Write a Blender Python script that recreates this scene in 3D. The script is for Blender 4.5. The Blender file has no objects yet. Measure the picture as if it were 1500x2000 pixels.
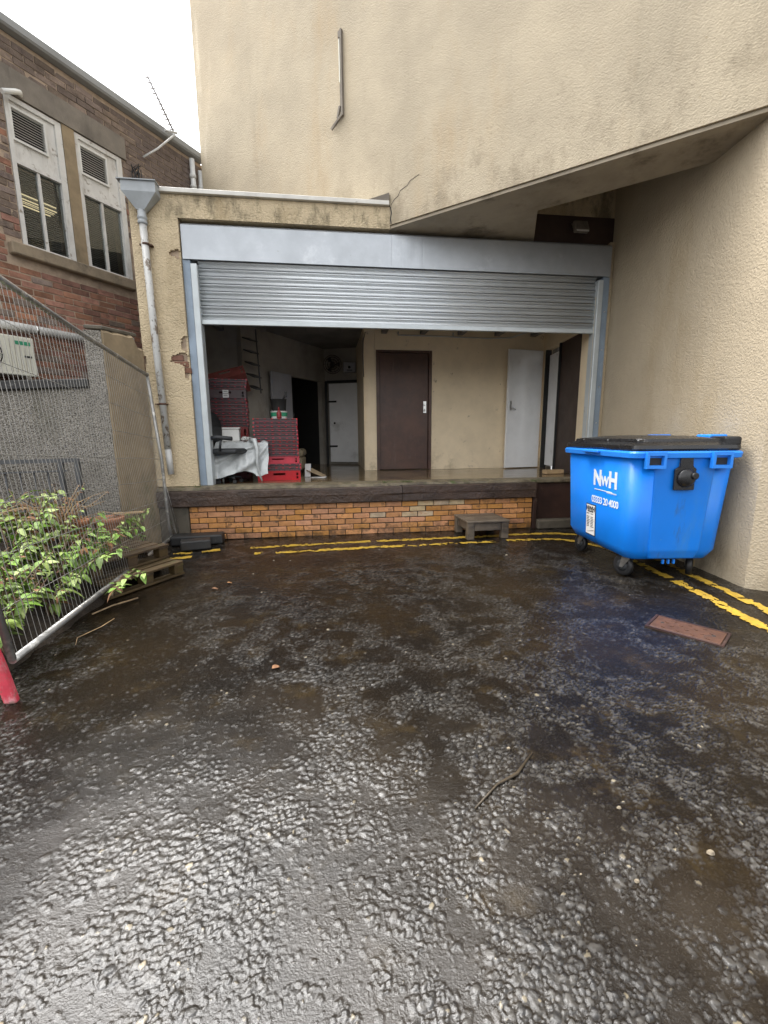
import bpy, bmesh, math, random
import numpy as np
from mathutils import Vector, Matrix

random.seed(11)
R = math.radians
scene = bpy.context.scene
COL = scene.collection

# ------------------------------------------------------------------ camera, sky, sun, exposure
cam_d = bpy.data.cameras.new('camera')
cam = bpy.data.objects.new('camera', cam_d)
COL.objects.link(cam)
cam_d.sensor_fit = 'VERTICAL'
cam_d.sensor_height = 36.0
cam_d.lens = 36.0 * 850.0 / 2000.0
cam_d.clip_start = 0.05
cam_d.clip_end = 500
_R = Vector((0.9913, -0.1312, -0.0083)).normalized()
_F = Vector((0.12913, 0.9763, -0.17365)).normalized()
_U = _R.cross(_F).normalized(); _R = _F.cross(_U).normalized()
cam.matrix_world = Matrix(((_R.x, _U.x, -_F.x, 0), (_R.y, _U.y, -_F.y, 0), (_R.z, _U.z, -_F.z, 1.35), (0, 0, 0, 1)))
scene.camera = cam

SUN_EL, SUN_AZ = 64.0, 302.0       # compass style: direction the light comes from, clockwise from +Y
world = bpy.data.worlds.new('World'); scene.world = world
world.use_nodes = True
wn = world.node_tree; wn.nodes.clear()
sky = wn.nodes.new('ShaderNodeTexSky'); sky.sky_type = 'NISHITA'; sky.sun_disc = False
sky.sun_elevation = R(SUN_EL); sky.sun_rotation = R(SUN_AZ)
sky.air_density = 1.0; sky.dust_density = 4.0; sky.ozone_density = 1.0
hs = wn.nodes.new('ShaderNodeHueSaturation'); hs.inputs['Saturation'].default_value = 0.10
hs.inputs['Value'].default_value = 1.0
bg = wn.nodes.new('ShaderNodeBackground'); bg.inputs['Strength'].default_value = 0.15
wo = wn.nodes.new('ShaderNodeOutputWorld')
wn.links.new(sky.outputs[0], hs.inputs['Color']); wn.links.new(hs.outputs[0], bg.inputs['Color'])
wn.links.new(bg.outputs[0], wo.inputs[0])
sun_d = bpy.data.lights.new('sun', 'SUN'); sun_d.energy = 0.6; sun_d.angle = R(50); sun_d.color = (1.0, 0.96, 0.90)
sun = bpy.data.objects.new('sun', sun_d); COL.objects.link(sun)
az = R(SUN_AZ)
sdir = Vector((math.sin(az) * math.cos(R(SUN_EL)), math.cos(az) * math.cos(R(SUN_EL)), math.sin(R(SUN_EL))))
sun.rotation_euler = sdir.to_track_quat('Z', 'Y').to_euler()
sun.location = (0, 0, 30)
vs = scene.view_settings
scene.display_settings.display_device = 'sRGB'
vs.view_transform = 'Standard'; vs.look = 'None'; vs.gamma = 1.0; vs.use_curve_mapping = False
vs.exposure = 2.0
scene.cycles.max_bounces = 10
scene.cycles.diffuse_bounces = 6
scene.cycles.transparent_max_bounces = 16
scene.cycles.use_denoising = True

# ------------------------------------------------------------------ materials
def srgb(h):
    c = [int(h[i:i + 2], 16) / 255 for i in (0, 2, 4)]
    return tuple(x / 12.92 if x <= 0.04045 else ((x + 0.055) / 1.055) ** 2.4 for x in c)

class NT:
    def __init__(s, name):
        s.m = bpy.data.materials.new(name); s.m.use_nodes = True
        s.t = s.m.node_tree; s.t.nodes.clear()
        s.out = s.n('ShaderNodeOutputMaterial'); s.b = s.n('ShaderNodeBsdfPrincipled')
        s.l(s.b.outputs[0], s.out.inputs[0])
    def n(s, typ, **kw):
        x = s.t.nodes.new(typ)
        for k, v in kw.items(): setattr(x, k, v)
        return x
    def l(s, a, b): s.t.links.new(a, b)
    def math(s, op, a, b=None, c=None):
        x = s.n('ShaderNodeMath', operation=op)
        for i, v in enumerate((a, b, c)):
            if v is None: continue
            if isinstance(v, (int, float)): x.inputs[i].default_value = v
            else: s.l(v, x.inputs[i])
        return x.outputs[0]
    def mix(s, fac, a, b):
        x = s.n('ShaderNodeMix', data_type='RGBA')
        for sock, v in ((x.inputs[0], fac), (x.inputs[6], a), (x.inputs[7], b)):
            if isinstance(v, tuple): sock.default_value = (*v[:3], 1)
            elif isinstance(v, (int, float)): sock.default_value = v
            else: s.l(v, sock)
        return x.outputs[2]
    def ramp(s, v, lo, hi, a=0.0, b=1.0):
        x = s.n('ShaderNodeMapRange', interpolation_type='SMOOTHSTEP')
        s.l(v, x.inputs[0]); x.inputs[1].default_value = lo; x.inputs[2].default_value = hi
        x.inputs[3].default_value = a; x.inputs[4].default_value = b
        return x.outputs[0]
    def noise(s, vec, scale, detail=4, rough=.6, dist=0):
        x = s.n('ShaderNodeTexNoise'); s.l(vec, x.inputs['Vector'])
        x.inputs['Scale'].default_value = scale; x.inputs['Detail'].default_value = detail
        x.inputs['Roughness'].default_value = rough; x.inputs['Distortion'].default_value = dist
        return x.outputs['Fac']
    def scaled(s, vec, sc):
        x = s.n('ShaderNodeMapping'); s.l(vec, x.inputs['Vector']); x.inputs['Scale'].default_value = sc
        return x.outputs[0]

def M(name, col, rough=.6, metal=0, var=.18, vscale=5, bump=0, bscale=80, spots=(), rand=0, rvar=.08, spec=.5, coat=0, bdist=.004, btype='noise', trans=0, emit=0):
    """procedural material: base colour with noise variation, spot layers (colour, scale, lo, hi, stretch xyz, zlo, zhi), fine relief"""
    t = NT(name)
    tc = t.n('ShaderNodeTexCoord'); vec = tc.outputs['Object']
    oi = None
    if rand:
        oi = t.n('ShaderNodeObjectInfo')
        ad = t.n('ShaderNodeVectorMath', operation='MULTIPLY_ADD')
        cb = t.n('ShaderNodeCombineXYZ')
        for i in range(3): t.l(oi.outputs['Random'], cb.inputs[i])
        t.l(cb.outputs[0], ad.inputs[0]); ad.inputs[1].default_value = (37, 53, 71); t.l(vec, ad.inputs[2])
        vec = ad.outputs[0]
    n1 = t.noise(vec, vscale, 6, .65)
    dark = tuple(c * (1 - var) for c in col); lite = tuple(min(1, c * (1 + var)) for c in col)
    c = t.mix(t.ramp(n1, .3, .7), dark, lite)
    if rand:
        k = t.math('MULTIPLY_ADD', oi.outputs['Random'], 2 * rand, 1 - rand)
        h = t.n('ShaderNodeHueSaturation'); t.l(c, h.inputs['Color']); t.l(k, h.inputs['Value'])
        r2 = t.math('FRACT', t.math('MULTIPLY', oi.outputs['Random'], 17.3))
        t.l(t.math('MULTIPLY_ADD', r2, .014, .492), h.inputs['Hue'])
        t.l(t.math('MULTIPLY_ADD', r2, .2, .9), h.inputs['Saturation'])
        c = h.outputs[0]
    geo = None
    for sp in spots:
        sc, s_, lo, hi = sp[:4]
        v2 = vec
        if len(sp) > 4 and sp[4]: v2 = t.scaled(vec, sp[4])
        f = t.ramp(t.noise(v2, s_, 6, .7), lo, hi)
        if len(sp) > 5:
            if geo is None:
                geo = t.n('ShaderNodeSeparateXYZ'); g = t.n('ShaderNodeNewGeometry'); t.l(g.outputs['Position'], geo.inputs[0])
            f = t.math('MULTIPLY', f, t.ramp(geo.outputs[2], sp[5], sp[6]))
        if len(sp) > 7: f = t.math('MULTIPLY', f, sp[7])
        c = t.mix(f, c, sc)
    t.l(c, t.b.inputs['Base Color'])
    n2 = t.noise(vec, vscale * 2.3, 4)
    t.l(t.math('MULTIPLY_ADD', n2, 2 * rvar, rough - rvar), t.b.inputs['Roughness'])
    t.b.inputs['Metallic'].default_value = metal
    t.b.inputs['Specular IOR Level'].default_value = spec
    if coat:
        t.b.inputs['Coat Weight'].default_value = coat; t.b.inputs['Coat Roughness'].default_value = .08
    if trans: t.b.inputs['Transmission Weight'].default_value = trans
    if emit:
        t.b.inputs['Emission Color'].default_value = (*col, 1); t.b.inputs['Emission Strength'].default_value = emit
    if bump:
        bn = t.n('ShaderNodeBump'); bn.inputs['Strength'].default_value = bump; bn.inputs['Distance'].default_value = bdist
        if btype == 'noise': hgt = t.noise(vec, bscale, 5, .7)
        else:
            vo = t.n('ShaderNodeTexVoronoi', feature='SMOOTH_F1'); vo.inputs['Scale'].default_value = bscale
            vv = t.n('ShaderNodeVectorMath', operation='ADD')
            nz = t.n('ShaderNodeTexNoise'); nz.inputs['Scale'].default_value = bscale * .6; t.l(vec, nz.inputs['Vector'])
            sc3 = t.n('ShaderNodeVectorMath', operation='SCALE'); t.l(nz.outputs['Color'], sc3.inputs[0]); sc3.inputs['Scale'].default_value = 1.2 / bscale
            t.l(vec, vv.inputs[0]); t.l(sc3.outputs[0], vv.inputs[1]); t.l(vv.outputs[0], vo.inputs['Vector'])
            hgt = t.math('ADD', t.math('MULTIPLY', vo.outputs['Distance'], -1.0), t.math('MULTIPLY', t.noise(vec, bscale * .35, 3), .8))
        t.l(hgt, bn.inputs['Height']); t.l(bn.outputs[0], t.b.inputs['Normal'])
    return t.m

CREAM = (0.405, 0.343, 0.246)
MT = {}
MT['render'] = M('roughcast_cream', CREAM, .85, var=.10, vscale=1.3, bump=.42, bscale=75, btype='v', bdist=.010,
    spots=[((.40, .30, .18), .8, .48, .75, (1, 1, .35)), ((.30, .24, .14), 22, .58, .78), ((.17, .135, .085), 3.6, .47, .66, (1, 1, .6), 5.0, 4.1, .45), ((.13, .105, .07), 26, .56, .70, None, 5.2, 4.2, .45),
           ((.62, .55, .42), 1.6, .60, .80, (1, 1, .15)), ((.22, .19, .13), 2.4, .55, .75, (1, 1, .10), 7.5, 5.0, .45)], rvar=.05)
MT['render_side'] = M('roughcast_cream_side', (0.44, .365, .258), .85, var=.08, vscale=1.1, bump=.52, bscale=60, btype='v', bdist=.012,
    spots=[((.36, .28, .17), .9, .5, .8, (1, 1, .3)), ((.30, .25, .16), 20, .6, .8), ((.20, .16, .10), 2.6, .45, .7, (1, 1, .7), .55, .02, .8)], rvar=.05)
MT['render_bay'] = M('roughcast_cream_bay', (0.56, .455, .30), .85, var=.12, vscale=2.0, bump=1.0, bscale=55, btype='v', bdist=.012,
    spots=[((.33, .25, .14), 1.6, .5, .8, (1, 1, .4)), ((.15, .125, .075), 5.0, .46, .64, (1, 1, .4), 3.78, 3.96, .75), ((.24, .17, .09), 9, .63, .72)], rvar=.05)
MT['soffit'] = M('concrete_soffit', (0.37, .315, .235), .8, var=.14, vscale=2.2, bump=.5, bscale=30, spots=[((.16, .13, .09), 1.8, .5, .72), ((.36, .31, .23), 4, .6, .75)])
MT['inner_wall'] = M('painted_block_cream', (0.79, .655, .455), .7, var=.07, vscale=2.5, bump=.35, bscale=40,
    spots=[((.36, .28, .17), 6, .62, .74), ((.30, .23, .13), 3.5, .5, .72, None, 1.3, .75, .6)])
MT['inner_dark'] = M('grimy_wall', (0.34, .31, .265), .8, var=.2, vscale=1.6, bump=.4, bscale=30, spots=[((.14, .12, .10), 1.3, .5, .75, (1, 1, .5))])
MT['ceiling'] = M('ceiling_boards', (0.20, .19, .18), .8, var=.25, vscale=2.0)
MT['brown'] = M('brown_gloss_paint', (0.085, .038, .022), .42, var=.25, vscale=3, spots=[((.11, .065, .045), 7, .58, .75, (1, 1, .25)), ((.035, .016, .012), 1.8, .5, .8)], bump=.12, bscale=20)
MT['brown_dull'] = M('brown_board', (0.055, .034, .026), .6, var=.25, vscale=3)
MT['dark_brown'] = M('dock_end_brown', (0.035, .016, .012), .5, var=.3, vscale=3, spots=[((.10, .07, .045), 6, .6, .75)])
MT['white_door'] = M('white_door_paint', (0.82, .82, .81), .45, var=.05, vscale=2.5, spots=[((.42, .41, .38), 9, .66, .76), ((.5, .49, .46), 2, .55, .8)])
MT['grey_door'] = M('grey_door_paint', (0.36, .36, .38), .5, var=.1, vscale=2)
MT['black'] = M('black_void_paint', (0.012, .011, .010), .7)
MT['steel'] = M('brushed_steel', (0.62, .62, .60), .3, metal=1, var=.08)
MT['galv'] = M('galvanised_sheet', (0.44, .465, .49), .42, metal=.45, var=.10, vscale=1.8, spots=[((.38, .40, .42), 4, .58, .78), ((.74, .76, .78), 1.3, .55, .8), ((.25, .24, .22), 11, .69, .76)], bump=.10, bscale=9, bdist=.01)
MT['slat'] = M('galvanised_slat', (0.66, .69, .71), .33, metal=.3, var=.05, vscale=1.2, rand=.04)
MT['guide_blue'] = M('blue_grey_steel_paint', (0.25, .31, .38), .5, metal=.1, var=.12, vscale=3, spots=[((.40, .44, .48), 4, .55, .75, (1, 1, .3)), ((.12, .11, .10), 12, .68, .76)])
MT['guide_light'] = M('light_guide_steel', (0.52, .56, .57), .45, metal=.25, var=.08, vscale=3, spots=[((.3, .3, .28), 9, .64, .76, (1, 1, .3))])
MT['flash'] = M('white_flashing', (0.62, .60, .55), .5, var=.10, vscale=4, spots=[((.20, .18, .13), 7, .58, .72, (.6, 1, 1))])
MT['baulk'] = M('wet_timber_baulk', (0.050, .029, .019), .34, var=.35, vscale=3, rvar=.14, bump=.9, bscale=22, bdist=.02,
    spots=[((.025, .016, .012), 3, .5, .7, (.15, 1, 2.5)), ((.11, .066, .04), 5, .60, .75, (.12, 1, 4)), ((.16, .13, .09), 11, .68, .76)])
MT['dock_floor'] = M('wet_dock_concrete', (0.20, .14, .072), .13, var=.3, vscale=1.5, rvar=.11, bump=.10, bscale=7, bdist=.01, spec=.6,
    spots=[((.06, .04, .022), 1.6, .45, .7), ((.24, .19, .12), 2.2, .58, .75)])
MT['dock_lip'] = M('dock_lip_concrete', (0.17, .14, .09), .5, var=.35, vscale=9, bump=.8, bscale=35, bdist=.012, spots=[((.07, .09, .025), 5, .57, .68), ((.40, .36, .28), 13, .66, .74), ((.06, .045, .03), 4, .5, .7)])
MT['mortar'] = M('dark_mortar', (0.060, .042, .026), .8, var=.3, vscale=14, bump=.5, bscale=60)
MT['mortar_red'] = M('old_mortar', (0.36, .275, .20), .9, var=.25, vscale=8, bump=.6, bscale=60, spots=[((.10, .075, .06), 2.0, .5, .75)])
MT['brick_tan'] = M('tan_dock_brick', (0.54, .255, .098), .5, var=.25, vscale=7, rand=.22, bump=.8, bscale=45, bdist=.006, rvar=.14,
    spots=[((.055, .036, .02), 8, .40, .62, None, .20, .03, .75), ((.13, .068, .030), 7, .50, .70), ((.50, .33, .18), 12, .62, .78), ((.08, .05, .03), 4, .62, .74)])
MT['brick_pale'] = M('limed_dock_brick', (0.48, .36, .22), .6, var=.25, vscale=9, rand=.18, bump=.6, bscale=60, spots=[((.40, .20, .08), 7, .55, .7)])
MT['brick_red'] = M('weathered_red_brick', (0.25, .125, .084), .85, var=.25, vscale=9, rand=.38, bump=.8, bscale=70, bdist=.006,
    spots=[((.10, .05, .038), 8, .55, .75), ((.28, .16, .10), 13, .62, .78)])
MT['brick_dark'] = M('weathered_dark_brick', (0.185, .140, .112), .9, var=.25, vscale=9, rand=.32, bump=.9, bscale=60, bdist=.008,
    spots=[((.07, .05, .045), 8, .52, .75), ((.24, .17, .13), 11, .62, .8)])
MT['lintel'] = M('weathered_concrete', (0.19, .165, .135), .85, var=.2, vscale=3, bump=.6, bscale=50, spots=[((.09, .08, .068), 2.5, .5, .75, (1, 1, .3)), ((.28, .25, .20), 8, .62, .78)])
MT['sill'] = M('sandstone_sill', (0.24, .19, .13), .85, var=.2, vscale=5, bump=.7, bscale=50, spots=[((.11, .09, .065), 4, .5, .72), ((.5, .46, .38), 14, .69, .76)])
MT['coping'] = M('coping_felt', (0.27, .275, .27), .7, var=.12, vscale=3, spots=[((.2, .2, .19), 3, .55, .8)])
MT['win_white'] = M('flaking_white_paint', (0.60, .585, .55), .6, var=.08, vscale=5, bump=.5, bscale=30, spots=[((.25, .215, .17), 9, .57, .68), ((.34, .31, .27), 5, .50, .75, (1, 1, .25))])
MT['louvre'] = M('louvre_white', (0.62, .61, .57), .5, var=.08, vscale=8, spots=[((.3, .28, .25), 12, .62, .74)])
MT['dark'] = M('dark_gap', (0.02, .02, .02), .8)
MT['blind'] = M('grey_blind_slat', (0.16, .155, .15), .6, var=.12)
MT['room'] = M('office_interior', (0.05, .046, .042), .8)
MT['lamp_strip'] = M('strip_light', (1.0, .80, .48), .5, emit=.30)
t = NT('window_glass')
t.b.inputs['Base Color'].default_value = (.9, .93, .92, 1); t.b.inputs['Roughness'].default_value = .03; t.b.inputs['Transmission Weight'].default_value = 1
t.b.inputs['IOR'].default_value = 1.45; t.b.inputs['Alpha'].default_value = 1
_tr = t.n('ShaderNodeBsdfTransparent'); _tr.inputs[0].default_value = (.85, .88, .87, 1); _gl = t.n('ShaderNodeBsdfGlossy'); _gl.inputs['Roughness'].default_value = .02
_fr = t.n('ShaderNodeFresnel'); _fr.inputs[0].default_value = 1.5; _mx = t.n('ShaderNodeMixShader')
t.l(_fr.outputs[0], _mx.inputs[0]); t.l(_tr.outputs[0], _mx.inputs[1]); t.l(_gl.outputs[0], _mx.inputs[2]); t.l(_mx.outputs[0], t.out.inputs[0])
MT['glass'] = t.m
MT['pipe_grey'] = M('grey_hopper_paint', (0.36, .385, .40), .45, var=.12, vscale=4, spots=[((.55, .56, .55), 6, .6, .75)])
MT['pipe_flake'] = M('flaking_pipe_paint', (0.50, .50, .48), .55, var=.1, vscale=6, bump=.5, bscale=30, spots=[((.17, .13, .095), 9, .53, .60, (1, 1, .55)), ((.10, .09, .07), 16, .58, .68)])
MT['pipe_pale'] = M('pale_grey_pipe', (0.52, .52, .50), .5, var=.1, vscale=5, spots=[((.3, .29, .27), 6, .6, .75, (1, 1, .3))])
MT['harl'] = M('grey_pebbledash', (0.33, .305, .265), .9, var=.12, vscale=4, bump=1.0, bscale=75, btype='v', bdist=.02,
    spots=[((.095, .086, .075), 80, .46, .60), ((.46, .43, .38), 95, .56, .68), ((.13, .12, .09), 1.6, .5, .75, (1, 1, .5))])
MT['pier_tan'] = M('mossy_pier_render', (0.27, .205, .125), .85, var=.2, vscale=3, bump=.6, bscale=40, spots=[((.13, .105, .065), 2.5, .48, .75, (1, 1, .4)), ((.07, .085, .03), 4, .5, .7, (1, 1, .5), 1.1, .4), ((.36, .33, .28), 5, .62, .78)])
MT['black_cope'] = M('black_coping_paint', (0.022, .021, .020), .55, var=.3, vscale=6, spots=[((.09, .09, .085), 9, .62, .74)])
MT['cement'] = M('dark_cement', (0.10, .085, .062), .65, var=.25, vscale=6, bump=.7, bscale=35, spots=[((.04, .035, .026), 3, .5, .7), ((.07, .085, .03), 6, .6, .72)])
MT['plastic_cream'] = M('ac_cream_casing', (0.58, .57, .48), .45, var=.05, vscale=4, spots=[((.38, .36, .28), 5, .6, .78, (1, 1, .3))])
MT['green'] = M('green_print', (0.03, .25, .13), .5)
MT['fence_galv'] = M('fence_galvanised', (0.34, .335, .32), .42, metal=.75, var=.2, vscale=5, spots=[((.62, .61, .57), 7, .52, .62), ((.30, .14, .06), 2.4, .66, .72), ((.12, .11, .10), 9, .62, .72)])
MT['wire'] = M('fence_wire_galv', (0.34, .33, .31), .5, metal=.6, var=.2, vscale=6)
MT['wood_grey'] = M('weathered_stool_wood', (0.12, .095, .068), .5, var=.3, vscale=5, rvar=.15, bump=.7, bscale=14, bdist=.006, spots=[((.045, .034, .026), 4, .5, .7, (.2, 3, 1)), ((.25, .215, .165), 5, .60, .74, (.2, 4, 1))])
MT['pallet'] = M('mossy_pallet_wood', (0.075, .050, .024), .5, var=.3, vscale=5, rand=.2, bump=.6, bscale=18, bdist=.005, spots=[((.045, .032, .02), 4, .5, .7, (.2, 3, 1)), ((.075, .085, .022), 5, .56, .7)])
MT['rubber'] = M('black_rubber_block', (0.022, .022, .022), .5, var=.3, vscale=8, bump=.4, bscale=30, spots=[((.07, .065, .055), 6, .6, .75)])
MT['terracotta'] = M('terracotta', (0.36, .165, .082), .8, var=.2, vscale=9, bump=.3, bscale=40, rand=.15, spots=[((.45, .33, .22), 7, .58, .75), ((.16, .09, .05), 5, .58, .76)])
MT['soil'] = M('dark_soil', (0.030, .021, .013), .8, var=.4, vscale=14, bump=1, bscale=25, bdist=.03)
MT['leaf'] = M('green_leaf', (0.17, .285, .05), .55, var=.2, vscale=30, rand=.34, spots=[((.25, .29, .07), 12, .60, .8)])
MT['leaf_pale'] = M('pale_leaf', (0.30, .39, .115), .55, var=.15, vscale=30, rand=.25)
MT['leaf_dead'] = M('dead_brown_leaf', (0.20, .10, .045), .8, var=.3, vscale=30, rand=.3)
MT['stem'] = M('woody_stem', (0.15, .10, .06), .8, var=.3, vscale=20)
MT['straw'] = M('dry_stem', (0.34, .24, .13), .8, var=.3, vscale=20, rand=.2)
MT['red_barrier'] = M('faded_red_plastic', (0.60, .055, .085), .45, var=.2, vscale=7, spots=[((.66, .36, .38), 9, .46, .66, (1, 1, .5)), ((.30, .20, .17), 16, .56, .68), ((.22, .14, .11), 12, .48, .64, None, .25, .05)])
MT['rust'] = M('rusted_cover_iron', (0.075, .032, .017), .6, var=.25, vscale=14, bump=.6, bscale=60, spots=[((.045, .026, .02), 12, .55, .7), ((.15, .07, .042), 19, .62, .74), ((.42, .38, .33), 30, .72, .78)])
MT['bin'] = M('blue_bin_plastic', (0.002, .18, .70), .40, var=.05, vscale=2.5, bump=.06, bscale=120, bdist=.002, spots=[((.03, .20, .58), 3, .5, .75, (1, 1, .3)), ((.16, .27, .46), 34, .68, .74), ((.03, .06, .11), 7, .56, .78, (1, 1, .35), .55, .22, .7), ((.04, .10, .22), 5, .60, .78, (1, 1, .2))])
MT['bin_rim'] = M('blue_bin_rim', (0.02, .23, .80), .38, var=.05, vscale=4, spots=[((.06, .12, .25), 12, .68, .78)])
MT['bin_lid'] = M('black_lid_plastic', (0.012, .012, .013), .28, var=.2, vscale=5, bump=.1, bscale=90, spots=[((.06, .055, .05), 6, .62, .78)])
MT['tyre'] = M('black_tyre', (0.012, .012, .013), .5)
MT['caster'] = M('caster_zinc', (0.45, .44, .42), .35, metal=.9, var=.2, vscale=20)
MT['print_white'] = M('white_print', (0.72, .76, .80), .5, var=.05)
MT['label_white'] = M('white_label', (0.75, .74, .72), .45, var=.05)
MT['print_black'] = M('black_print', (0.015, .015, .018), .5)
MT['crate_dark'] = M('maroon_grey_crate', (0.070, .046, .050), .45, var=.2, vscale=8, rand=.2, spots=[((.13, .10, .10), 7, .58, .74)])
MT['crate_red'] = M('red_crate_plastic', (0.48, .022, .038), .42, var=.15, vscale=7, rand=.12, spots=[((.22, .03, .035), 5, .56, .74)])
MT['crate_dred'] = M('dull_red_crate_plastic', (0.20, .022, .026), .45, var=.2, vscale=7, rand=.2)
MT['crate_rust'] = M('faded_rust_crate', (0.22, .062, .050), .5, var=.2, vscale=7)
MT['sheet'] = M('translucent_plastic_sheet', (0.46, .48, .475), .25, var=.16, vscale=6, rvar=.1, coat=.4)
MT['plastic_white'] = M('white_plastic', (0.70, .69, .65), .4, var=.06)
MT['chair_black'] = M('black_chair_fabric', (0.022, .024, .026), .6, var=.15, vscale=20)
MT['sofa'] = M('beige_sofa_fabric', (0.30, .245, .16), .8, var=.12, vscale=9, bump=.3, bscale=90)
MT['paper'] = M('paper_white', (0.66, .65, .62), .7, var=.06)
MT['card'] = M('brown_card', (0.42, .32, .20), .75, var=.12)
MT['yellow_notice'] = M('yellow_notice', (0.55, .33, .05), .5, var=.15)
MT['yellow'] = M('yellow_road_paint', (0.42, .265, .026), .5, var=.2, vscale=9, rvar=.12, bump=.5, bscale=60, spots=[((.30, .19, .04), 14, .50, .70), ((.07, .05, .025), 24, .58, .68), ((.50, .37, .09), 5, .6, .8)])
MT['offcut'] = M('pine_offcut', (0.42, .29, .16), .7, var=.15, vscale=6)
MT['grey_rack'] = M('dark_grey_rack', (0.07, .072, .075), .5, var=.2, vscale=8)
MT['twig'] = M('wet_twig', (0.05, .035, .018), .5, var=.3, vscale=30)
MT['stone_pale'] = M('pale_stone_chip', (0.17, .14, .095), .6, var=.2, vscale=40, rand=.3)
MT['moss'] = M('moss', (0.06, .11, .015), .8, var=.4, vscale=60, bump=1, bscale=90)
MT['aerial'] = M('aerial_alloy', (0.30, .29, .29), .4, metal=.7)

# ------------------------------------------------------------------ mesh helpers
class B:
    """collects shapes into one bmesh"""
    def __init__(s): s.b = bmesh.new()
    def box(s, c, size, rz=0, mat=None):
        m = Matrix.Translation(c) @ (mat if mat is not None else Matrix.Rotation(rz, 4, 'Z')) @ Matrix.Diagonal((*size, 1))
        bmesh.ops.create_cube(s.b, size=1, matrix=m); return s
    def mm(s, a, b):
        return s.box([(a[i] + b[i]) / 2 for i in range(3)], [abs(b[i] - a[i]) for i in range(3)])
    def bevel(s, w, seg=1):
        bmesh.ops.bevel(s.b, geom=list(s.b.edges), offset=w, segments=seg, affect='EDGES', clamp_overlap=True, profile=.5); return s
    def bar(s, p, q, w, h, up=(0, 0, 1)):
        p, q = Vector(p), Vector(q); d = q - p; L = d.length; d.normalize()
        u = Vector(up)
        if abs(d.dot(u)) > .95: u = Vector((0, 1, 0))
        x = d.cross(u).normalized(); z = x.cross(d).normalized()
        m = Matrix(((x.x, d.x, z.x, 0), (x.y, d.y, z.y, 0), (x.z, d.z, z.z, 0), (0, 0, 0, 1)))
        return s.box((p + q) / 2, (w, L, h), mat=m)
    def tube(s, pts, r, n=8, cap=True):
        pts = [Vector(p) for p in pts]; rings = []
        rr = r if isinstance(r, (list, tuple)) else [r] * len(pts)
        ref = None
        for i, p in enumerate(pts):
            d = (pts[min(i + 1, len(pts) - 1)] - pts[max(i - 1, 0)]).normalized()
            if ref is None:
                ref = Vector((0, 0, 1)) if abs(d.z) < .9 else Vector((1, 0, 0))
            x = d.cross(ref).normalized(); y = d.cross(x).normalized(); ref = x.cross(d)
            rings.append([s.b.verts.new(p + (x * math.cos(k * 2 * math.pi / n) + y * math.sin(k * 2 * math.pi / n)) * rr[i]) for k in range(n)])
        for a, b in zip(rings, rings[1:]):
            for k in range(n): s.b.faces.new((a[k], a[(k + 1) % n], b[(k + 1) % n], b[k])).smooth = True
        if cap:
            s.b.faces.new(rings[0][::-1]); s.b.faces.new(rings[-1])
        return s
    def prism(s, poly, z0, z1):
        lo = [s.b.verts.new((x, y, z0)) for x, y in poly]; hi = [s.b.verts.new((x, y, z1)) for x, y in poly]
        s.b.faces.new(lo[::-1]); s.b.faces.new(hi); n = len(poly)
        for i in range(n): s.b.faces.new((lo[i], lo[(i + 1) % n], hi[(i + 1) % n], hi[i]))
        return s
    def slab(s, poly, thick):
        """3-D polygon extruded by the vector thick"""
        a = [s.b.verts.new(p) for p in poly]; t = Vector(thick); b = [s.b.verts.new(Vector(p) + t) for p in poly]; n = len(poly)
        s.b.faces.new(a[::-1]); s.b.faces.new(b)
        for i in range(n): s.b.faces.new((a[i], a[(i + 1) % n], b[(i + 1) % n], b[i]))
        return s
    def lathe(s, c, prof, n=16, axis='Z', cap=True, smooth=True):
        rings = []
        for r, h in prof:
            ring = []
            for k in range(n):
                a = k * 2 * math.pi / n
                v = Vector((r * math.cos(a), r * math.sin(a), h))
                if axis == 'Y': v = Vector((v.x, v.z, v.y))
                if axis == 'X': v = Vector((v.z, v.x, v.y))
                ring.append(s.b.verts.new(Vector(c) + v))
            rings.append(ring)
        for a, b in zip(rings, rings[1:]):
            for k in range(n): s.b.faces.new((a[k], a[(k + 1) % n], b[(k + 1) % n], b[k])).smooth = smooth
        if cap:
            s.b.faces.new(rings[0][::-1]); s.b.faces.new(rings[-1])
        return s
    def loft(s, secs, cap=True, smooth=False, close=True):
        rings = [[s.b.verts.new(p) for p in sec] for sec in secs]; n = len(rings[0])
        for a, b in zip(rings, rings[1:]):
            for k in range(n if close else n - 1): s.b.faces.new((a[k], a[(k + 1) % n], b[(k + 1) % n], b[k])).smooth = smooth
        if cap: s.b.faces.new(rings[0][::-1]); s.b.faces.new(rings[-1])
        return s
    def mesh(s, name, mat, inv=None, smooth=False):
        if inv is not None: bmesh.ops.transform(s.b, matrix=inv, verts=s.b.verts)
        bmesh.ops.recalc_face_normals(s.b, faces=s.b.faces)
        me = bpy.data.meshes.new(name); s.b.to_mesh(me); s.b.free()
        me.materials.append(MT[mat] if isinstance(mat, str) else mat)
        if smooth: me.polygons.foreach_set('use_smooth', [True] * len(me.polygons))
        return me

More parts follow.
